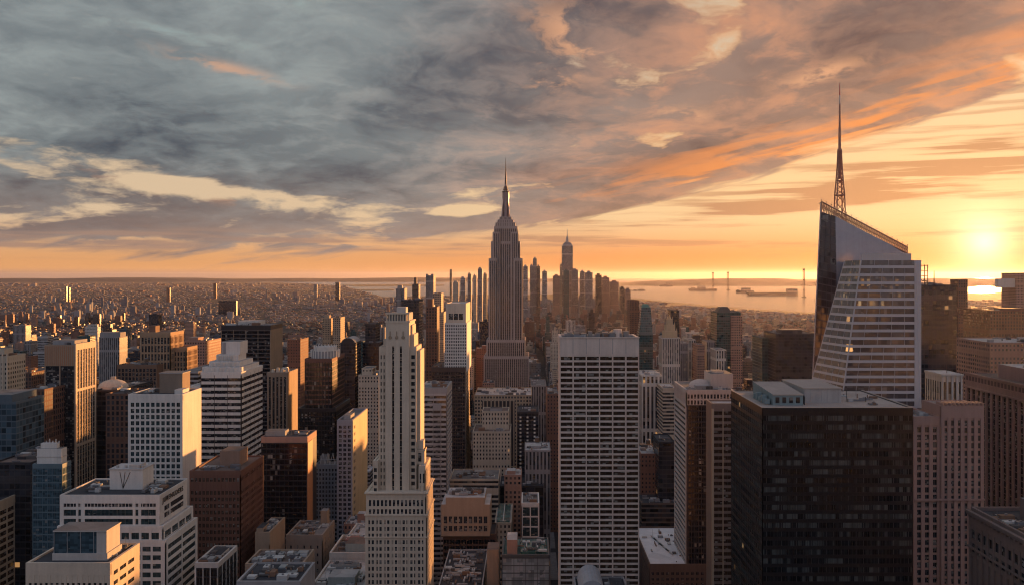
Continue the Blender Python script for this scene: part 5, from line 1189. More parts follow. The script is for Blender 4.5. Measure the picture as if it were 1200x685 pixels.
def green_roof(b, x0, x1, Y0, d, zt):
    g = b.mb('glass_roof'); g.box(x0+1.2, x1-1.2, Y0+2, Y0+d-2, zt+.1, zt+1.2, M_glass('green', (.05, .11, .095), .2, (4, 6, 3), .05))
    g.box((x0+x1)/2-.3, (x0+x1)/2+.3, Y0+2, Y0+d-2, zt+1.203, zt+1.5, PALE)
tower('low_building', 'long narrow building with a green glass roof running away from the viewer', BU, 580, 599, 613, 600, 50, F_LIME, ROOFL, clut=0, extra=green_roof)
def big_panes():
    Y0 = 610; x0, x1 = X(611, Y0), X(632, Y0); zt = Z(590, Y0); b = Bld('low_building', 'small white-framed building with six large dark panes beside the green glass roof', 'building', x0, x1, Y0, Y0+30)
    b.geo(x0, x1, Y0, Y0+30, 0, zt, S(WHITE, GLT, 6, 7.2, .8, 1.0, top=1.3, corner=1, roof=ROOFG), 'fl'); b.clutter(x0+1, x1-1, Y0+2, Y0+28, zt, 10); b.done()
big_panes()
tower('office_building', 'dark low office with square bays behind the white-framed six-pane building', OB, 586, 637, 570, 690, 34, F_DARK, ROOFD, bay=7, fh=8, clut=16)
def glass_front():
    Y0 = 500; x0, x1 = X(588, Y0), X(644, Y0); zt = Z(651, Y0); b = Bld('low_building', 'building with a pale glazed front and greenish cluttered roof at the bottom centre', 'building', x0, x1, Y0, Y0+33)
    b.geo(x0, x1, Y0, Y0+33, 0, zt, S(M_wall('frameg', (.10, .10, .10), .5), M_glass('pearl', (.24, .26, .26), .2, (3.3, 3, 4.4), .2, .03, 0, (.4, .4, .4)), 6.6, 4.4, .3, .5, top=.9, corner=.4, roof=M_roof('green', (.09, .15, .14))), 'f')
    b.rbox(x0+3, x0+9, Y0+2, Y0+17, zt, zt+9, PINK, ROOFL, 'penthouse'); b.rbox(x0-9, x0-2, Y0+6, Y0+20, 0, zt+2, BUFF, ROOFB, 'stair_tower')
    g = b.mb('roof_glass'); g.box(x0+11, x1-2, Y0+4, Y0+24, zt+.1, zt+1.4, M_glass('green', (.05, .11, .095), .2, (4, 6, 3), .05)); b.clutter(x0+1, x1-1, Y0+2, Y0+30, zt+1.4, 22); b.done()
glass_front()
def machinery_roof():
    Y0 = 462; x0, x1 = X(508, Y0), X(562, Y0); zt = 82.0; b = Bld('low_building', 'dark roof packed with pale ducts, right of the foot of the art deco tower', 'building', x0, x1, Y0, Y0+92)
    b.skin(x0, x1, Y0, Y0+92, 0, zt, F_GREYB, ROOFD); g = b.mb('roof_plant'); rn = random.Random(5)
    for k in range(46):
        xx, yy = rn.uniform(x0+2, x1-8), rn.uniform(Y0+2, Y0+84); m = rn.choice([ALU, M_wall('pale', (.45, .42, .38)), GREY, ALU])
        if rn.random() < .5: g.box(xx, xx+rn.uniform(3, 7), yy, yy+.9, zt+.5, zt+1.6, m)
        else: g.box(xx, xx+.9, yy, yy+rn.uniform(3, 8), zt+.6, zt+1.5, m)
    b.clutter(x0+1, x1-1, Y0+2, Y0+90, zt, 70, hs=1.0); b.done()
machinery_roof()
for k, (ya, yb, zt, m, lab) in enumerate(((436, 478, 100, ROOFL, 'nearest pale-roofed block in the row left of the art deco tower foot'), (478.5, 512, 104, ROOFB, 'reddish-roofed block in the row left of the art deco tower foot'), (512.5, 553, 99, ROOFL, 'farthest pale-roofed block in the row left of the art deco tower foot'))):
    b = Bld('low_building', lab, BU, -112, -84.5, ya, yb); b.geo(-112, -84.5, ya, yb, 0, zt, S(PALE, GL, 4, 4, 1.2, 1.6, top=2, par=1.1, roof=m), 'f')
    b.rbox(-104, -90, ya+5, ya+17, zt, zt+4.5, M_wall('greenish', (.30, .34, .32)), m); b.mb('skylights').box(-108, -94, yb-12, yb-5, zt+.1, zt+1.6, (GREY, M_wall('redroof', (.26, .13, .11)), GREY)[k], (ROOFG, M_roof('red', (.26, .12, .10)), ROOFG)[k]); b.clutter(-110, -86, ya+2, yb-2, zt, 34); b.done()
# low roofs at lower left
def low(label, p0, p1, top, Y0, d, st, roof, faces='fr', boxes=(), clut=14, tanks=0):
    x0, x1 = X(p0, Y0), X(p1, Y0); zt = Z(top, Y0); b = Bld('low_building', label, BU, x0, x1, Y0, Y0+d); st = dict(st, roof=roof)
    b.geo(x0, x1, Y0, Y0+d, 0, zt, st, faces)
    for (a, c, e, f, h, m) in boxes: b.rbox(x0+a, x0+c, Y0+e, Y0+f, zt, zt+h, m, roof)
    b.clutter(x0+1, x1-1, Y0+1.5, Y0+d-1.5, zt, clut, tanks=tanks); b.done()
low('dark block with white corner columns down its right side at bottom left', 228, 256, 661, 400, 26, S(DARK, GLK, 3, 4, .3, .8, top=1.5, corner=.7, pier=WHITE, bayside=5, topm=PALE), ROOFD, boxes=((2.5, 9, 9, 21, 1.6, PALE),))
low('tan low building with round-headed top windows and a terracotta-edged roof, bottom left of centre', 287, 355, 662, 410, 22, S(BUFF, GL, 4.2, 4.2, 2.2, 2.0, top=2.5, corner=1.6), ROOFB, clut=26)
low('small tan blank-walled building with a cluttered dark roof just above the tan low one', 299, 316, 625, 470, 30, S(BUFF, GL, 30, 8, 1, 7.9, top=6, corner=1), ROOFD, boxes=((0.4, 4, 1, 12, 3, BUFF),))
low('plain brown few-windowed building with a grey roof, left of the pale roofs', 335, 378, 628, 500, 31, S(M_wall('mushroom', (.27, .22, .18)), GL, 4.2, 4.6, 3.0, 2.8, top=2.5, corner=2.5), ROOFG, clut=24, boxes=((15, 19, 22, 28, 9, BUFF),))
low('dark flat roof at the bottom edge in front of the tan low building', 277, 352, 683, 352, 24, S(GREY, GL, 4, 4, 1, 1.5, top=1.5), ROOFD, faces='f', clut=22)
# right of the slab
tower('low_building', 'small white-roofed building behind the broad white roof', BU, 803, 842, 608, 668, 40, F_LIME, ROOFW, clut=8, boxes=((806, 838, 600, 14, 16),))
tower('office_building', 'tan block ruled with pale vertical lines immediately right of the white slab', OB, 752, 776, 440, 900, 50, F_WPIER, ROOFL, bay=4.5, clut=8)
tower('office_building', 'slightly shorter block of rosy floor bands right of the vertically lined one', OB, 777, 793, 455, 860, 40, F_BAND, ROOFL, clut=4)
tower('office_building', 'plain black box low between the white slab and the dark-fronted tower', OB, 772, 791, 518, 700, 34, F_DARK, ROOFD, clut=4)
tower('apartment_building', 'brown low block with a patchy roof at the foot of the white slab, right side', AP, 751, 772, 532, 720, 40, F_BRICK, ROOFL, clut=12, tanks=1)
tower('low_building', 'dark roof cluttered with pipes behind the broad white roof, left part', BU, 752, 800, 590, 690, 30, F_DBAND, ROOFD, clut=26)
def gothic(b, x0, x1, Y0, d, zt):
    g = b.mb('crown'); cx = (x0+x1)/2; TL = M_wall('goth', (.50, .36, .22))
    for w, h0, h1 in ((8.6, 0, 9), (6.2, 9, 17), (3.6, 17, 24)):
        g.box(cx-w, cx+w, Y0+12-w, Y0+12+w, zt+h0, zt+h1, TL)
        for sx in (-1, 1): g.tube((cx+sx*w*.9, Y0+12-w*.9, zt+h1), (cx+sx*w*.9, Y0+12-w*.9, zt+h1+4), .8, .1, TL, 4)
    g.tube((cx, Y0+12, zt+24), (cx, Y0+12, zt+30), 2.5, .1, TL, 4)
tower('gothic_tower', 'cream gothic tower of fine vertical ribs with a pinnacled golden top', SK, 776, 797, 396, 1100, 30, F_WPIER, bay=2.4, clut=0, extra=gothic)
tower('office_tower', 'dark box tower standing just behind the pinnacled gothic tower', SK, 786, 796, 364, 1500, 30, F_DARK, clut=0)
def taper_green():
    Y0 = 1300; b = Bld('glass_tower', 'narrow dark green glass tower with a tapered cut top, right of the white slab', SK, X(748, Y0), X(766, Y0), Y0, Y0+28); x0, x1 = b.org[0]-10.5, b.org[0]+10.5
    g = b.mb('wall'); P = [(x0, Y0), (x1, Y0), (x1, Y0+26), (x0, Y0+26)]; T = [(x0+4, Y0+3), (x1-3, Y0+3), (x1-5, Y0+22), (x0+6, Y0+22)]
    g.prism(P, 0, Z(392, Y0), F_TEAL, bay=2.5, fh=3.8); g.prism(P, Z(392, Y0), Z(360, Y0), F_TEAL, bay=2.5, fh=3.8, tpoly=T)
    g.prism(T, Z(360, Y0), Z(356, Y0), COPPER, tpoly=[(x0+7, Y0+8), (x1-7, Y0+8), (x1-7, Y0+18), (x0+7, Y0+18)]); b.done()
taper_green()
tower('office_tower', 'brown slab behind the white slab roof, left of the green glass tower', SK, 738, 749, 352, 1600, 40, F_BROWN, clut=0)
def split_tower(b, x0, x1, Y0, d, zt):
    g = b.mb('crown'); cx = x0+18
    for k in range(8):
        t = k/8*4.4; g.box(x0+1+k*.8, cx+6-k*.9, Y0+4, Y0+24, zt+k*1.1, zt+(k+1)*1.1+.01, M_wall('tealst', (.08, .10, .10), .4))
    b.skin(x0+21, x1+1.5, Y0-4, Y0+d-8, 0, zt-5, F_PINK, ROOFB, 3, 3.8, part='right_wall')
tower('office_tower', 'tall teal and reddish twin-slab tower against the distant water', SK, 840, 868, 366, 1300, 44, F_TEAL, clut=4, extra=split_tower)
tower('glass_tower', 'smaller green glass half of the dark pair left of the crystal tower', OB, 893, 909, 396, 1010, 44, F_TEAL, clut=3)
tower('glass_tower', 'wider black ribbed half of the dark pair left of the crystal tower', OB, 909, 956, 391, 980, 50, F_DARK, ROOFG, clut=6, boxes=((916, 940, 386, 14, 22),))
for i, (a, c, t, yy, m, w) in enumerate(((797, 806, 402, 1280, F_GPIER, 'first'), (807, 815, 398, 1330, F_WPIER, 'second'), (817, 826, 404, 1250, F_PINK, 'third'), (828, 838, 400, 1300, F_GPIER, 'fourth'), (839, 851, 410, 1180, F_WPIER, 'fifth'))):
    tower('apartment_tower', w + ' of five close ribbed slabs standing right of the gothic tower', 'apartment tower', a, c, t, yy, 36, m, clut=1, group='ribbed slabs beyond the white slab')
# behind the crystal tower, in the sun's haze
def mast_and_frame(b, x0, x1, Y0, d, zt):
    g = b.mb('roof_frame'); 
    for a in (1, 4, 7, 9.5): g.tube((X(1074, Y0)+a, Y0+2, zt-1), (X(1074, Y0)+a, Y0+2, Z(310, Y0)), .35, .35, BRASS, 5)
    for z in (311, 317, 323, 329): g.tube((X(1074, Y0)+1, Y0+2, Z(z, Y0)), (X(1074, Y0)+9.5, Y0+2, Z(z, Y0)), .3, .3, BRASS, 5)
    m = b.mb('mast'); m.tube((X(1102, Y0), Y0+10, zt), (X(1102, Y0), Y0+10, Z(317, Y0)), .5, .3, BRASS, 5)
tower('office_tower', 'dim red-brown tower touching the right side of the crystal tower, thin mast on top', SK, 1074, 1121, 335, 650, 50, F_DARK, ROOFB, clut=10, extra=mast_and_frame)
tower('office_tower', 'slender backlit tower right of the dim red-brown tower', SK, 1123, 1134, 328, 1150, 22, F_BROWN, clut=0)
tower('office_building', 'pale gridded block just right of the dim red-brown tower', OB, 1127, 1156, 409, 780, 26, F_GRID, ROOFL, bay=4.4, fh=4.4, clut=4)
tower('office_building', 'dark block with a light roof rim at the right edge, beyond the pier-sided block', OB, 1160, 1235, 402, 730, 60, F_PINK, ROOFL, clut=8)
tower('office_tower', 'broad hazy brown block at the right edge, highest of the middle distance there', SK, 1160, 1240, 364, 980, 60, F_BROWN, ROOFB, clut=6, boxes=((1176, 1200, 361, 10, 20),))
tower('distant_tower', 'pale orange silhouette tower at the right edge under the sun', SK, 1191, 1230, 320, 1900, 60, F_PINK, clut=0, extra=lambda b, x0, x1, Y0, d, zt: b.mb('bridge_arm').box(x0-38, x0, Y0+5, Y0+18, zt-32, zt-12, PALE))
def col_cabin(b, x0, x1, Y0, d, zt):
    g = b.mb('columns')
    for k in range(5): g.box(x0+.2+k*3.0, x0+1.2+k*3.0, Y0-.7, Y0-.003, 100, zt, PALE)
    g.box(x0-.4, x1+.4, Y0-1, Y0+d+.4, zt, zt+1.2, PALE, ROOFL); g.tube((x0+6, Y0+5, zt), (x0+6, Y0+5, zt+7), .25, .15, BRASS, 5)
tower('office_building', 'small columned top rising behind the finned rosy brown tower', OB, 1103, 1128, 440, 540, 22, F_WPIER, ROOFL, clut=0, extra=col_cabin)
# downtown
def downtown():
    Y0 = 5400
    b = Bld('distant_skyscraper', 'tall tapering pale tower with a needle far away, right of the spired skyscraper', SK, X(657, Y0), X(673, Y0), Y0, Y0+80); cx = X(665, Y0); w = 7.2*5.4/1
    g = b.mb('wall'); h0, h1 = Z(318, Y0), Z(288, Y0)
    def sq(w): return [(cx-w, Y0+40-w), (cx+w, Y0+40-w), (cx+w, Y0+40+w), (cx-w, Y0+40+w)]
    g.prism(sq(41), 0, h0, F_GPIER, ROOFG, 6, 8); g.prism(sq(34), h0, h1, F_GPIER, ROOFG, 6, 8); g.prism(sq(34), h1, Z(284, Y0), F_GPIER, ROOFG, 6, 8, tpoly=sq(20)); 
    s = b.mb('spire'); s.tube((cx, Y0+40, Z(284, Y0)), (cx, Y0+40, Z(277, Y0)), 13, 6, GREY, 8); s.tube((cx, Y0+40, Z(277, Y0)), (cx, Y0+40, Z(267, Y0)), 3.4, .8, GREY, 6); b.done()
    L = [(613, 618.5, 312, 4600, F_GREYB, 'plain slab nearest the spired skyscraper in the far cluster right of it'), (621, 624.5, 311, 5000, F_GPIER, 'slim step left of the tallest slab of the far cluster beside the spired skyscraper'),
         (624.5, 629, 303, 5100, F_GPIER, 'tallest slab of the far cluster beside the spired skyscraper'), (629, 633, 312, 4900, F_DBAND, 'slab leaning on the right of the tallest slab of that far cluster'), (635.5, 641, 318, 4700, F_GREYB, 'separate low slab at the right end of the far cluster beside the spired skyscraper'),
         (648, 656, 323, 5000, F_PINK, 'low stepped far tower left of the tall tapering tower'), (656.2, 658.8, 310, 5200, F_TAN, 'thin far tower touching the left of the tall tapering tower'), (660, 667, 317, 4700, F_TEAL, 'dark bluish far slab in front of the tall tapering tower'),
         (670, 677.5, 316, 5300, F_GPIER, 'far slab touching the right of the tall tapering tower'), (680, 685, 318, 5100, F_GREYB, 'left leg of the far frame-like pair right of the tall tapering tower'), (686, 694.5, 319, 5000, F_GPIER, 'broad far slab with a roof stub right of the tall tapering tower'),
         (698, 705, 322, 5000, F_DARK, 'dark far tower between the broad slab and the water'), (705.5, 714, 325, 5150, F_PINK, 'stepped pinkish far tower beside the water'), (715, 725, 330, 5200, F_PINK, 'low wide far block beside the water'), (727, 732, 337, 4800, F_DARK, 'slim dark far tower at the water edge'), (733, 739, 339, 4900, F_PINK, 'last low far tower before the water')]
    for a, c, t, yy, m, lab in L: tower('distant_tower', lab, SK, a, c, t, yy, 60, m, clut=0, group='far downtown towers', bay=5, fh=6, par=0, boxes=((a+(c-a)*.25, c-(c-a)*.3, t-1.8, 10, 40),))
    for a, c, t, yy, m, lab in ((393, 398, 331, 8600, F_DARK, 'dark tower nearest the strip of water on the left horizon'), (368, 371.5, 333, 9400, F_GPIER, 'slim grey tower on the left horizon, farther left than the dark one'), (250, 253.5, 332, 9600, F_BRICK, 'reddish sunlit tower alone on the left horizon'),
                            (76, 78, 336, 8200, F_PINK, 'first of two towers close together at far left on the horizon'), (79.5, 81.3, 337, 8200, F_BRICK, 'second of two towers close together at far left on the horizon'), (195, 199, 337, 8300, F_BRICK, 'dark block on the left horizon'), (256, 277, 352, 5600, F_DARK, 'long low dark block among the sprawl at left')):
        tower('distant_tower', lab, SK, a, c, t, yy, 20, m, clut=0, bay=5, fh=6, par=0)
downtown()
# ================================================================ the rest of the city
VIS = [(563, 621, 448, 1300), (137, 214, 462, 860), (259, 331, 442, 900), (311, 350, 505, 740), (350, 408, 520, 700), (398, 417, 468, 950), (505, 553, 560, 890), (555, 624, 497, 900), (553, 599, 546, 760), (605, 632, 522, 800), (614, 646, 562, 700),
       (775, 798, 458, 1100), (751, 794, 522, 900), (771, 792, 577, 700), (747, 767, 398, 1300), (838, 872, 436, 1300), (892, 957, 444, 1010), (796, 852, 428, 1300), (1073, 1135, 470, 1150), (1126, 1160, 440, 780), (1158, 1240, 436, 980), (376, 400, 398, 1500),
       (462, 521, 432, 1500), (419, 445, 470, 1000), (500, 554, 372, 2600), (462, 510, 350, 2500), (109, 142, 425, 1300), (214, 260, 430, 1150), (110, 140, 550, 640), (526, 572, 345, 3400), (610, 742, 352, 5600), (335, 353, 430, 1100), (0, 40, 470, 800),
       (620, 655, 500, 880), (248, 286, 354, 9300), (74, 84, 346, 9300), (190, 205, 346, 9300), (366, 404, 344, 9300), (1120, 1160, 345, 1150)]
def cluster(x, y): return .5+.5*sin(x*.0021+1.3)*cos(y*.0013+.4)+.25*sin(x*.006+y*.003)
rn = random.Random(42)
FILL = []     # x0,x1,y0,y1,h,mat,roof,tier,seed
def clash(x0, x1, y0, y1):
    for a, c, e, f in FOOT:
        if x0 < c+2 and x1 > a-2 and y0 < f+2 and y1 > e-2: return True
    return False
def limit(pa, pb, y):
    lim = 0
    for a, c, l, Y in VIS:
        if pa < c and pb > a and y < Y: lim = max(lim, l)
    return lim
SPRAWL = [F_BRICK, F_DBAND, F_BROWN, F_GPIER, F_PINK, F_DBAND, F_BROWN, F_BRICK, F_TAN, F_DARK, F_BROWN, F_DBAND]
FARW = [M_wall('far_%d' % i, c) for i, c in enumerate(((.22, .17, .15), (.17, .15, .15), (.28, .23, .20), (.14, .14, .155), (.20, .12, .095), (.24, .24, .25)))]
for m_ in FARW: PLAIN[m_.name] = m_
ROOFS = [ROOFD, ROOFG, ROOFG, ROOFL, ROOFB, ROOFD]
def put_fill(x, y, w, d, h, m=None):
    pa, pb = VPX+F*x/y, VPX+F*(x+w)/y
    s = shore_py((pa+pb)/2)
    if y+d > CAMH*1000/(s-HZ) - 40: return
    top = max(limit(pa, pb, y), s+1.0 if 735 < pa < 1300 else 0)
    hm = CAMH-(top-HZ)*y/1000.0 if top else 1e9
    if h > hm: h = hm*rn.uniform(.75, .98)
    if h < 6: return
    if clash(x, x+w, y, y+d): return
    FILL.append((x, x+w, y, y+d, h, m or rn.choice(FACS), rn.choice(ROOFS), rn.random(), len(FILL)))
y = 560.0; row = 0
while y < 3000:
    d = 26 if row % 2 else 30
    a_edge = .66*y+90
    x = -a_edge
    while x < a_edge+(500 if y < 1500 else 0):
        w = rn.uniform(15, 34)*(1 if y < 1600 else 1.25)
        near = min(abs(x+w/2-a) for a in AVES)
        if near < w/2+11: x += 6; continue
        px = VPX+F*x/y
        c = cluster(x, y)
        if y < 900: h = rn.choice([rn.uniform(28, 60), rn.uniform(45, 95)])
        else:
            mid = 1.0 if 380 < px < 900 else .62
            h = rn.lognormvariate(3.75, .42)*mid+c*22*mid
            if rn.random() < (.07 if 330 < px < 700 else .035) and y < 2600: h += rn.uniform(35, 85)
            if px > 740: h = min(h, 90)
        put_fill(x, y, w-rn.uniform(0, 2), d-rn.uniform(0, 4), h)
        x += w+rn.choice([0.4, .4, 1.5])
    y += d+(16 if row % 2 else 2); row += 1
while y < 30000:
    step = max(42, y*.017); cw = max(24, y*.0040); ex = .68*y
    x = -ex
    while x < ex:
        w = cw*rn.uniform(.5, 1.5); c = cluster(x*.5, y*.5); px = VPX+F*x/y
        if y > 9000 and px > 560: x += w*3; continue
        hood = sin(x*.0011+2)*sin(y*.0009+.7)+.6*sin(x*.0031+y*.0017)
        if rn.random() < .62-.14*math.sin(x*.004)*math.sin(y*.002):
            if y < 6500 and 560 < px < 745: h = rn.lognormvariate(3.4, .45)*(.9+max(0, (y-3800)/2600)*.8); w *= .9
            else:
                h = rn.lognormvariate(2.1, .30)*(1+.5*max(hood, 0))
                knot = sin(x*.0019+.5)*cos(y*.0011+1.2)
                if rn.random() < .02+(.16 if knot > .55 else 0): h += rn.uniform(12, 48)
                if y > 14000: h = min(h, 60)
            if y > 9000: h *= .8
            if 5600 < y < 9800 and px < 440 and rn.random() < (.05 if sin(x*.0016+.8)+.6*sin(x*.0047) > .1 else .012): h = rn.uniform(38, 118)*(y/9000); w = rn.uniform(14, 30)
            if y > 3600 and px < 420 and hood < -.3: h = rn.uniform(6.2, 9); w *= .7
            lim = CAMH-(345.5-HZ)*y/1000 if y < 5200 and px < 560 else 1e9
            put_fill(x, y, w, min(step*.7, w*rn.uniform(.3, .8)), min(h, max(lim, 8)), rn.choice(FARW if y > 4800 else SPRAWL))
        x += w*rn.uniform(1.05, 1.5)
    y += step
def shows(f):
    x0, x1, y0, y1, h = f[:5]
    pa, pb = VPX+F*x0/y0, VPX+F*x1/y0; t = HZ+F*(CAMH-h)/y0
    pa, pb = max(pa, 0), min(pb, 1200)
    return 0 if pb <= pa or t > 685 else (pb-pa)*min(685-t, h/y0*1000*.6+4)
# hide what nearer buildings cover: paint tops front to back into a coarse column buffer
cols = [685.0]*1200
allb = [(f[0], f[2], None, None) for f in FILL]
items = [(f[2], f[0], f[1], f[4], i) for i, f in enumerate(FILL)] + [(e, a, c, None, None) for a, c, e, g in FOOT]
HT = {}
for o in list(SC.objects):
    pass
items.sort(key=lambda t: t[0]); seen = [0.0]*len(FILL)
def foot_h(a, e):
    return FH.get((round(a, 2), round(e, 2)), 0)
FH = {}
for o in SC.objects:
    if o.type == 'MESH' and o.parent and o.name.startswith(('wall', 'base_wall')):
        bb = [v for v in o.bound_box]; z = max(v[2] for v in bb); x0 = min(v[0] for v in bb)+o.parent.location.x; y0 = min(v[1] for v in bb)+o.parent.location.y
        FH[(round(x0, 0), round(y0, 0))] = z; FH.setdefault('all', []).append((x0, max(v[0] for v in bb)+o.parent.location.x, y0, z))
items = [t for t in items if t[4] is not None] + [(y0, x0, x1, z, None) for x0, x1, y0, z in FH['all']]
items.sort(key=lambda t: t[0])
for Yn, xa, xb, h, i in items:
    pa, pb = int(VPX+F*xa/Yn), int(VPX+F*xb/Yn)+1; t = HZ+F*(CAMH-h)/Yn
    for c in range(max(0, pa), min(1200, pb)):
        if t < cols[c]:
            if i is not None: seen[i] += cols[c]-t
            cols[c] = t
order = sorted(range(len(FILL)), key=lambda i: -seen[i])
NIND = 210
singles = set(i for i in order[:NIND])
LMK = [(15, 600, 'the far left edge'), (82, 600, 'the dark-fronted slab'), (175, 860, 'the gold-bayed brown tower'), (265, 620, 'the ziggurat tower'), (300, 900, 'the wide black box'), (331, 740, 'the tan striped tower'), (380, 700, 'the white-crowned tower'),
       (460, 430, 'the art deco tower'), (536, 900, 'the cream gridded tower'), (592, 1300, 'the spired skyscraper'), (665, 5400, 'the far tapering tower'), (702, 430, 'the white slab'), (757, 1300, 'the green glass tower'), (786, 1100, 'the gothic tower'),
       (855, 1300, 'the teal twin-slab tower'), (925, 1000, 'the dark glass pair'), (1010, 450, 'the crystal tower'), (1100, 650, 'the dim red-brown tower'), (1180, 600, 'the pier-sided block')]
CN = {F_TAN.name: 'tan', F_LIME.name: 'cream', F_BRICK.name: 'brick-red', F_GREYB.name: 'grey banded', F_WPIER.name: 'white-ribbed', F_DARK.name: 'dark glass', F_BROWN.name: 'dark brown', F_TEAL.name: 'teal glass', F_BAND.name: 'tan banded', F_GRID.name: 'white gridded', F_PINK.name: 'pinkish', F_DBAND.name: 'dark banded', F_BLUE.name: 'blue glass', F_GPIER.name: 'grey ribbed'}
ORD = ['nearest', 'second nearest', 'third nearest', 'fourth nearest', 'fifth nearest', 'sixth nearest', 'seventh nearest', 'eighth nearest', 'ninth nearest', 'tenth nearest', 'eleventh nearest', 'twelfth nearest', 'thirteenth nearest', 'fourteenth nearest']
descr = {}
for i in singles:
    x0, x1, y0, y1, h, m, rf, tr, sd_ = FILL[i]
    px = VPX+F*(x0+x1)/2/y0
    feat = 'step-topped' if tr < .28 else ('water-tanked' if tr < .5 else ('flat-roofed' if tr < .8 else 'cabin-roofed'))
    sz = 'low' if h < 50 else ('mid-height' if h < 100 else 'tall')
    lp = min(LMK, key=lambda l: abs(l[0]-px))
    pre = 'left of' if px < lp[0]-6 else ('right of' if px > lp[0]+6 else 'in line with')
    descr.setdefault((sz, CN.get(m.name, 'brown'), feat, pre+' '+lp[2]), []).append((y0, i))
LAB = {}
for (sz, cn, feat, where), L in descr.items():
    L.sort()
    for k_, (_, i) in enumerate(L):
        LAB[i] = ('' if len(L) == 1 else ORD[min(k_, 13)]+' ')+'%s %s %s building %s' % (sz, feat, cn, where)
STUFF = MB()
def fill_mesh(M, f, detail):
    x0, x1, y0, y1, h, m, rf, tr, seed = f
    q = random.Random(seed); ou = seed % 97
    bay = q.uniform(2.6, 4.2); fh = q.uniform(3.2, 3.9)
    if tr < .28 and h > 26:
        h1 = h*q.uniform(.6, .82); M.box(x0, x1, y0, y1, 0, h1, m, rf, bay, fh, ou, bottom=False)
        i1, i2 = q.uniform(.08, .28)*(x1-x0), q.uniform(.05, .25)*(x1-x0); j = q.uniform(.06, .25)*(y1-y0)
        M.box(x0+i1, x1-i2, y0+j, y1-j, h1, h, m, rf, bay, fh, ou, bottom=False)
        if h > 80: M.box(x0+i1*1.9, x1-i2*1.9, y0+j*1.8, y1-j*1.8, h, h+q.uniform(5, 12), m, rf, bay, fh, ou, bottom=False)
        return (x0+i1, x1-i2, y0+j, y1-j)
    M.box(x0, x1, y0, y1, 0, h, m, rf, bay, fh, ou, bottom=False)
    return (x0, x1, y0, y1)
for i, f in enumerate(FILL):
    x0, x1, y0, y1, h, m, rf, tr, seed = f; q = random.Random(seed+5)
    if i in singles:
        root = bpy.data.objects.new('city_building', None); COL.objects.link(root); org = ((x0+x1)/2, (y0+y1)/2, 0); root.location = org
        tag(root, LAB[i], BU, 'buildings filling the city blocks')
        M = MB(); a, c, e, g = fill_mesh(M, f, True)
        pm = PLAIN[m.name]; t = .4
        M.box(a-.1, c+.1, e-.1, e+t, h-.5, h+.9, pm); M.box(a-.1, a+t, e+t, g, h-.5, h+.9, pm); M.box(c-t, c+.1, e+t, g, h-.5, h+.9, pm)
        M.build('wall', root, org)
        w_, d_ = c-a, g-e
        def put(name, B): B.build(name, root, org)
        bx = MB(); u, v = a+w_*q.uniform(.15, .5), e+d_*q.uniform(.2, .5); bx.box(u, u+w_*q.uniform(.2, .35), v, v+d_*q.uniform(.25, .4), h, h+q.uniform(3, 6.5), pm, rf); put('roof_cabin', bx)
        if y0 < 1700:
            pl = MB(); mets = [M_metal('galv', (.34, .35, .36)), M_metal('dull', (.16, .16, .17)), PALE, M_metal('whitepaint', (.6, .6, .58), .6, 0)]
            for _ in range(12 if y0 < 1000 else 6):
                u, v = q.uniform(a+1, c-3.5), q.uniform(e+1, g-3.5); pl.box(u, u+q.uniform(.8, 3), v, v+q.uniform(.8, 3), h+.02, h+q.uniform(.7, 2.4), q.choice(mets))
            o = pl.build('roof_plant', root, org); o['kind'] = 'stuff'
        if .28 <= tr < .5:
            tk = MB(); wood = M_wall('tankwood', (.16, .105, .07)); st = M_metal('dull', (.16, .16, .17)); u, v = a+w_*.7, e+d_*.3
            for k_ in range(4): tk.tube((u+1.3*cos(k_*pi/2+.8), v+1.3*sin(k_*pi/2+.8), h), (u+1.3*cos(k_*pi/2+.8), v+1.3*sin(k_*pi/2+.8), h+3), .15, .15, st, 4)
            tk.tube((u, v, h+3), (u, v, h+6.6), 1.9, 1.9, wood, 10); tk.tube((u, v, h+6.6), (u, v, h+8), 2, .05, st, 10); put('water_tank', tk)
    else:
        a, c, e, g = fill_mesh(STUFF, f, False)
        if y0 < 5200 and q.random() < .75:
            u, v = a+(c-a)*q.uniform(.1, .5), e+(g-e)*q.uniform(.1, .5); STUFF.box(u, u+(c-a)*.3, v, v+(g-e)*.3, h, h+q.uniform(2.5, 6), PLAIN[m.name], rf, 50, 50, 0, False)
# unseen towers added at the viewer's back, whose bulk shades the lower storeys ahead
for k_ in range(46):
    x = -1150+k_*52+rn.uniform(-6, 6); w = rn.uniform(26, 44)
    for yb in (-60, -150, -250):
        h = rn.uniform(185, 246); hx = x+rn.uniform(-10, 10)
        STUFF.box(hx, hx+w, yb-rn.uniform(30, 50), yb+rn.uniform(-6, 6), 0, h, rn.choice([F_DARK, F_DARK, F_DBAND]), ROOFD, 3.2, 3.6, 0, False)
o = STUFF.build('city_sprawl'); o['kind'] = 'stuff'; o['label'] = 'endless low city blocks spreading to the horizon'; o['category'] = 'city'
print('FILL', len(FILL), 'faces', len(STUFF.f))
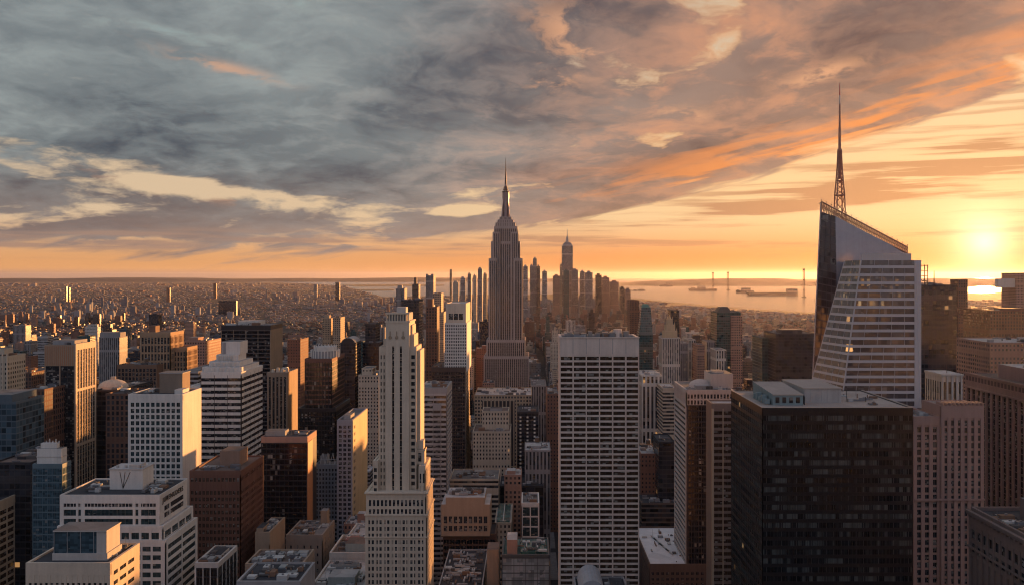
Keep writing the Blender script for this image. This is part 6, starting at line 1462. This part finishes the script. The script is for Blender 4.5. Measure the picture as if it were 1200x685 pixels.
# ================================================================ on the water
def ship(label, p0, p1, py, h, blocks, name='ship', cat='ship'):
    Y0 = CAMH*1000/(py-HZ); x0, x1 = X(p0, Y0), X(p1, Y0); L = x1-x0; r_ = bpy.data.objects.new(name, None); COL.objects.link(r_); org = ((x0+x1)/2, Y0, 0); r_.location = org; tag(r_, label, cat)
    HM = M_wall('hull', (.06, .05, .055), .6); w = L*.075; b_ = MB()
    top = [(x0, Y0), (x0+L*.06, Y0-w), (x1-L*.05, Y0-w), (x1, Y0-w*.3), (x1, Y0+w*.3), (x1-L*.05, Y0+w), (x0+L*.06, Y0+w)]
    bot = [(x0+L*.05 if k == 0 else x, y) for k, (x, y) in enumerate(top)]
    b_.prism(bot, 0, h, HM, tpoly=top); b_.build('hull', r_, org)
    for a, c, hh in blocks:
        d_ = MB(); d_.box(x0+L*a, x0+L*c, Y0-w*.6, Y0+w*.6, h, h+hh, M_wall('deckhouse', (.20, .16, .15), .6)); d_.box(x0+L*(a+.01), x0+L*(c-.01), Y0-w*.62, Y0-w*.601, h+hh*.5, h+hh*.75, GL); d_.build('deckhouse', r_, org)
    m_ = MB(); mx = x0+L*(blocks[-1][0]+blocks[-1][1])/2; hh = h+blocks[-1][2]; m_.tube((mx, Y0, hh), (mx, Y0, hh+h), 2.5, 1.0, HM, 5); m_.build('mast', r_, org)
ship('small low ship nearest the downtown towers', 739, 757, 340.5, 13, ((.2, .35, 10), (.5, .85, 16)))
ship('ship with a high stepped middle deckhouse', 772, 789, 335.5, 30, ((.1, .9, 12), (.45, .8, 40)))
ship('dark long ship at the foot of the left bridge pylon', 806, 840, 340.5, 34, ((.1, .25, 20), (.32, .62, 34), (.7, .98, 10)))
ship('very long flat ship with a raised right end, largest on the bay', 874, 935, 346, 42, ((.02, .12, 14), (.78, .98, 48)))
ship('shorter ship overlapping the left end of the longest one', 862, 884, 343, 38, ((.05, .2, 16), (.3, .8, 40)))
ship('tiny ship far out beyond the bridge pylons', 885, 891, 330.5, 40, ((.3, .8, 40),))
ship('tiny ship far out between downtown and the high-decked ship', 751, 758, 331, 20, ((.3, .6, 20),))
def pylon(label, px, pt, pb):
    Y0 = CAMH*1000/(pb-HZ); x = X(px, Y0); r_ = bpy.data.objects.new('bridge_pylon', None); COL.objects.link(r_); org = (x, Y0, 0); r_.location = org; tag(r_, label, 'bridge pylon', 'pylons standing in the bay')
    m_ = M_wall('pylon', (.05, .04, .045), .7); w = .85*Y0/1000; zt = Z(pt, Y0)
    for s_ in (-1, 1):
        b_ = MB(); b_.box(x+s_*w*1.0-w*.35, x+s_*w*1.0+w*.35, Y0-w*.7, Y0+w*.7, 0, zt, m_); b_.build('leg', r_, org)
    for t_ in (.25, .6, .96):
        b_ = MB(); b_.box(x-w*.64, x+w*.64, Y0-w*.5, Y0+w*.5, zt*t_-9, zt*t_+9, m_); b_.build('cross_beam', r_, org)
    b_ = MB(); b_.box(x-w*3, x+w*3, Y0-w*1.4, Y0+w*1.4, 0, 9, m_); b_.build('footing', r_, org)
pylon('left pylon, rising from behind the dark long ship', 835.5, 319, 339.5)
pylon('thin middle pylon between the two longer ships', 853, 318.5, 340)
pylon('tall right pylon close to the crystal tower', 942, 314.5, 348)
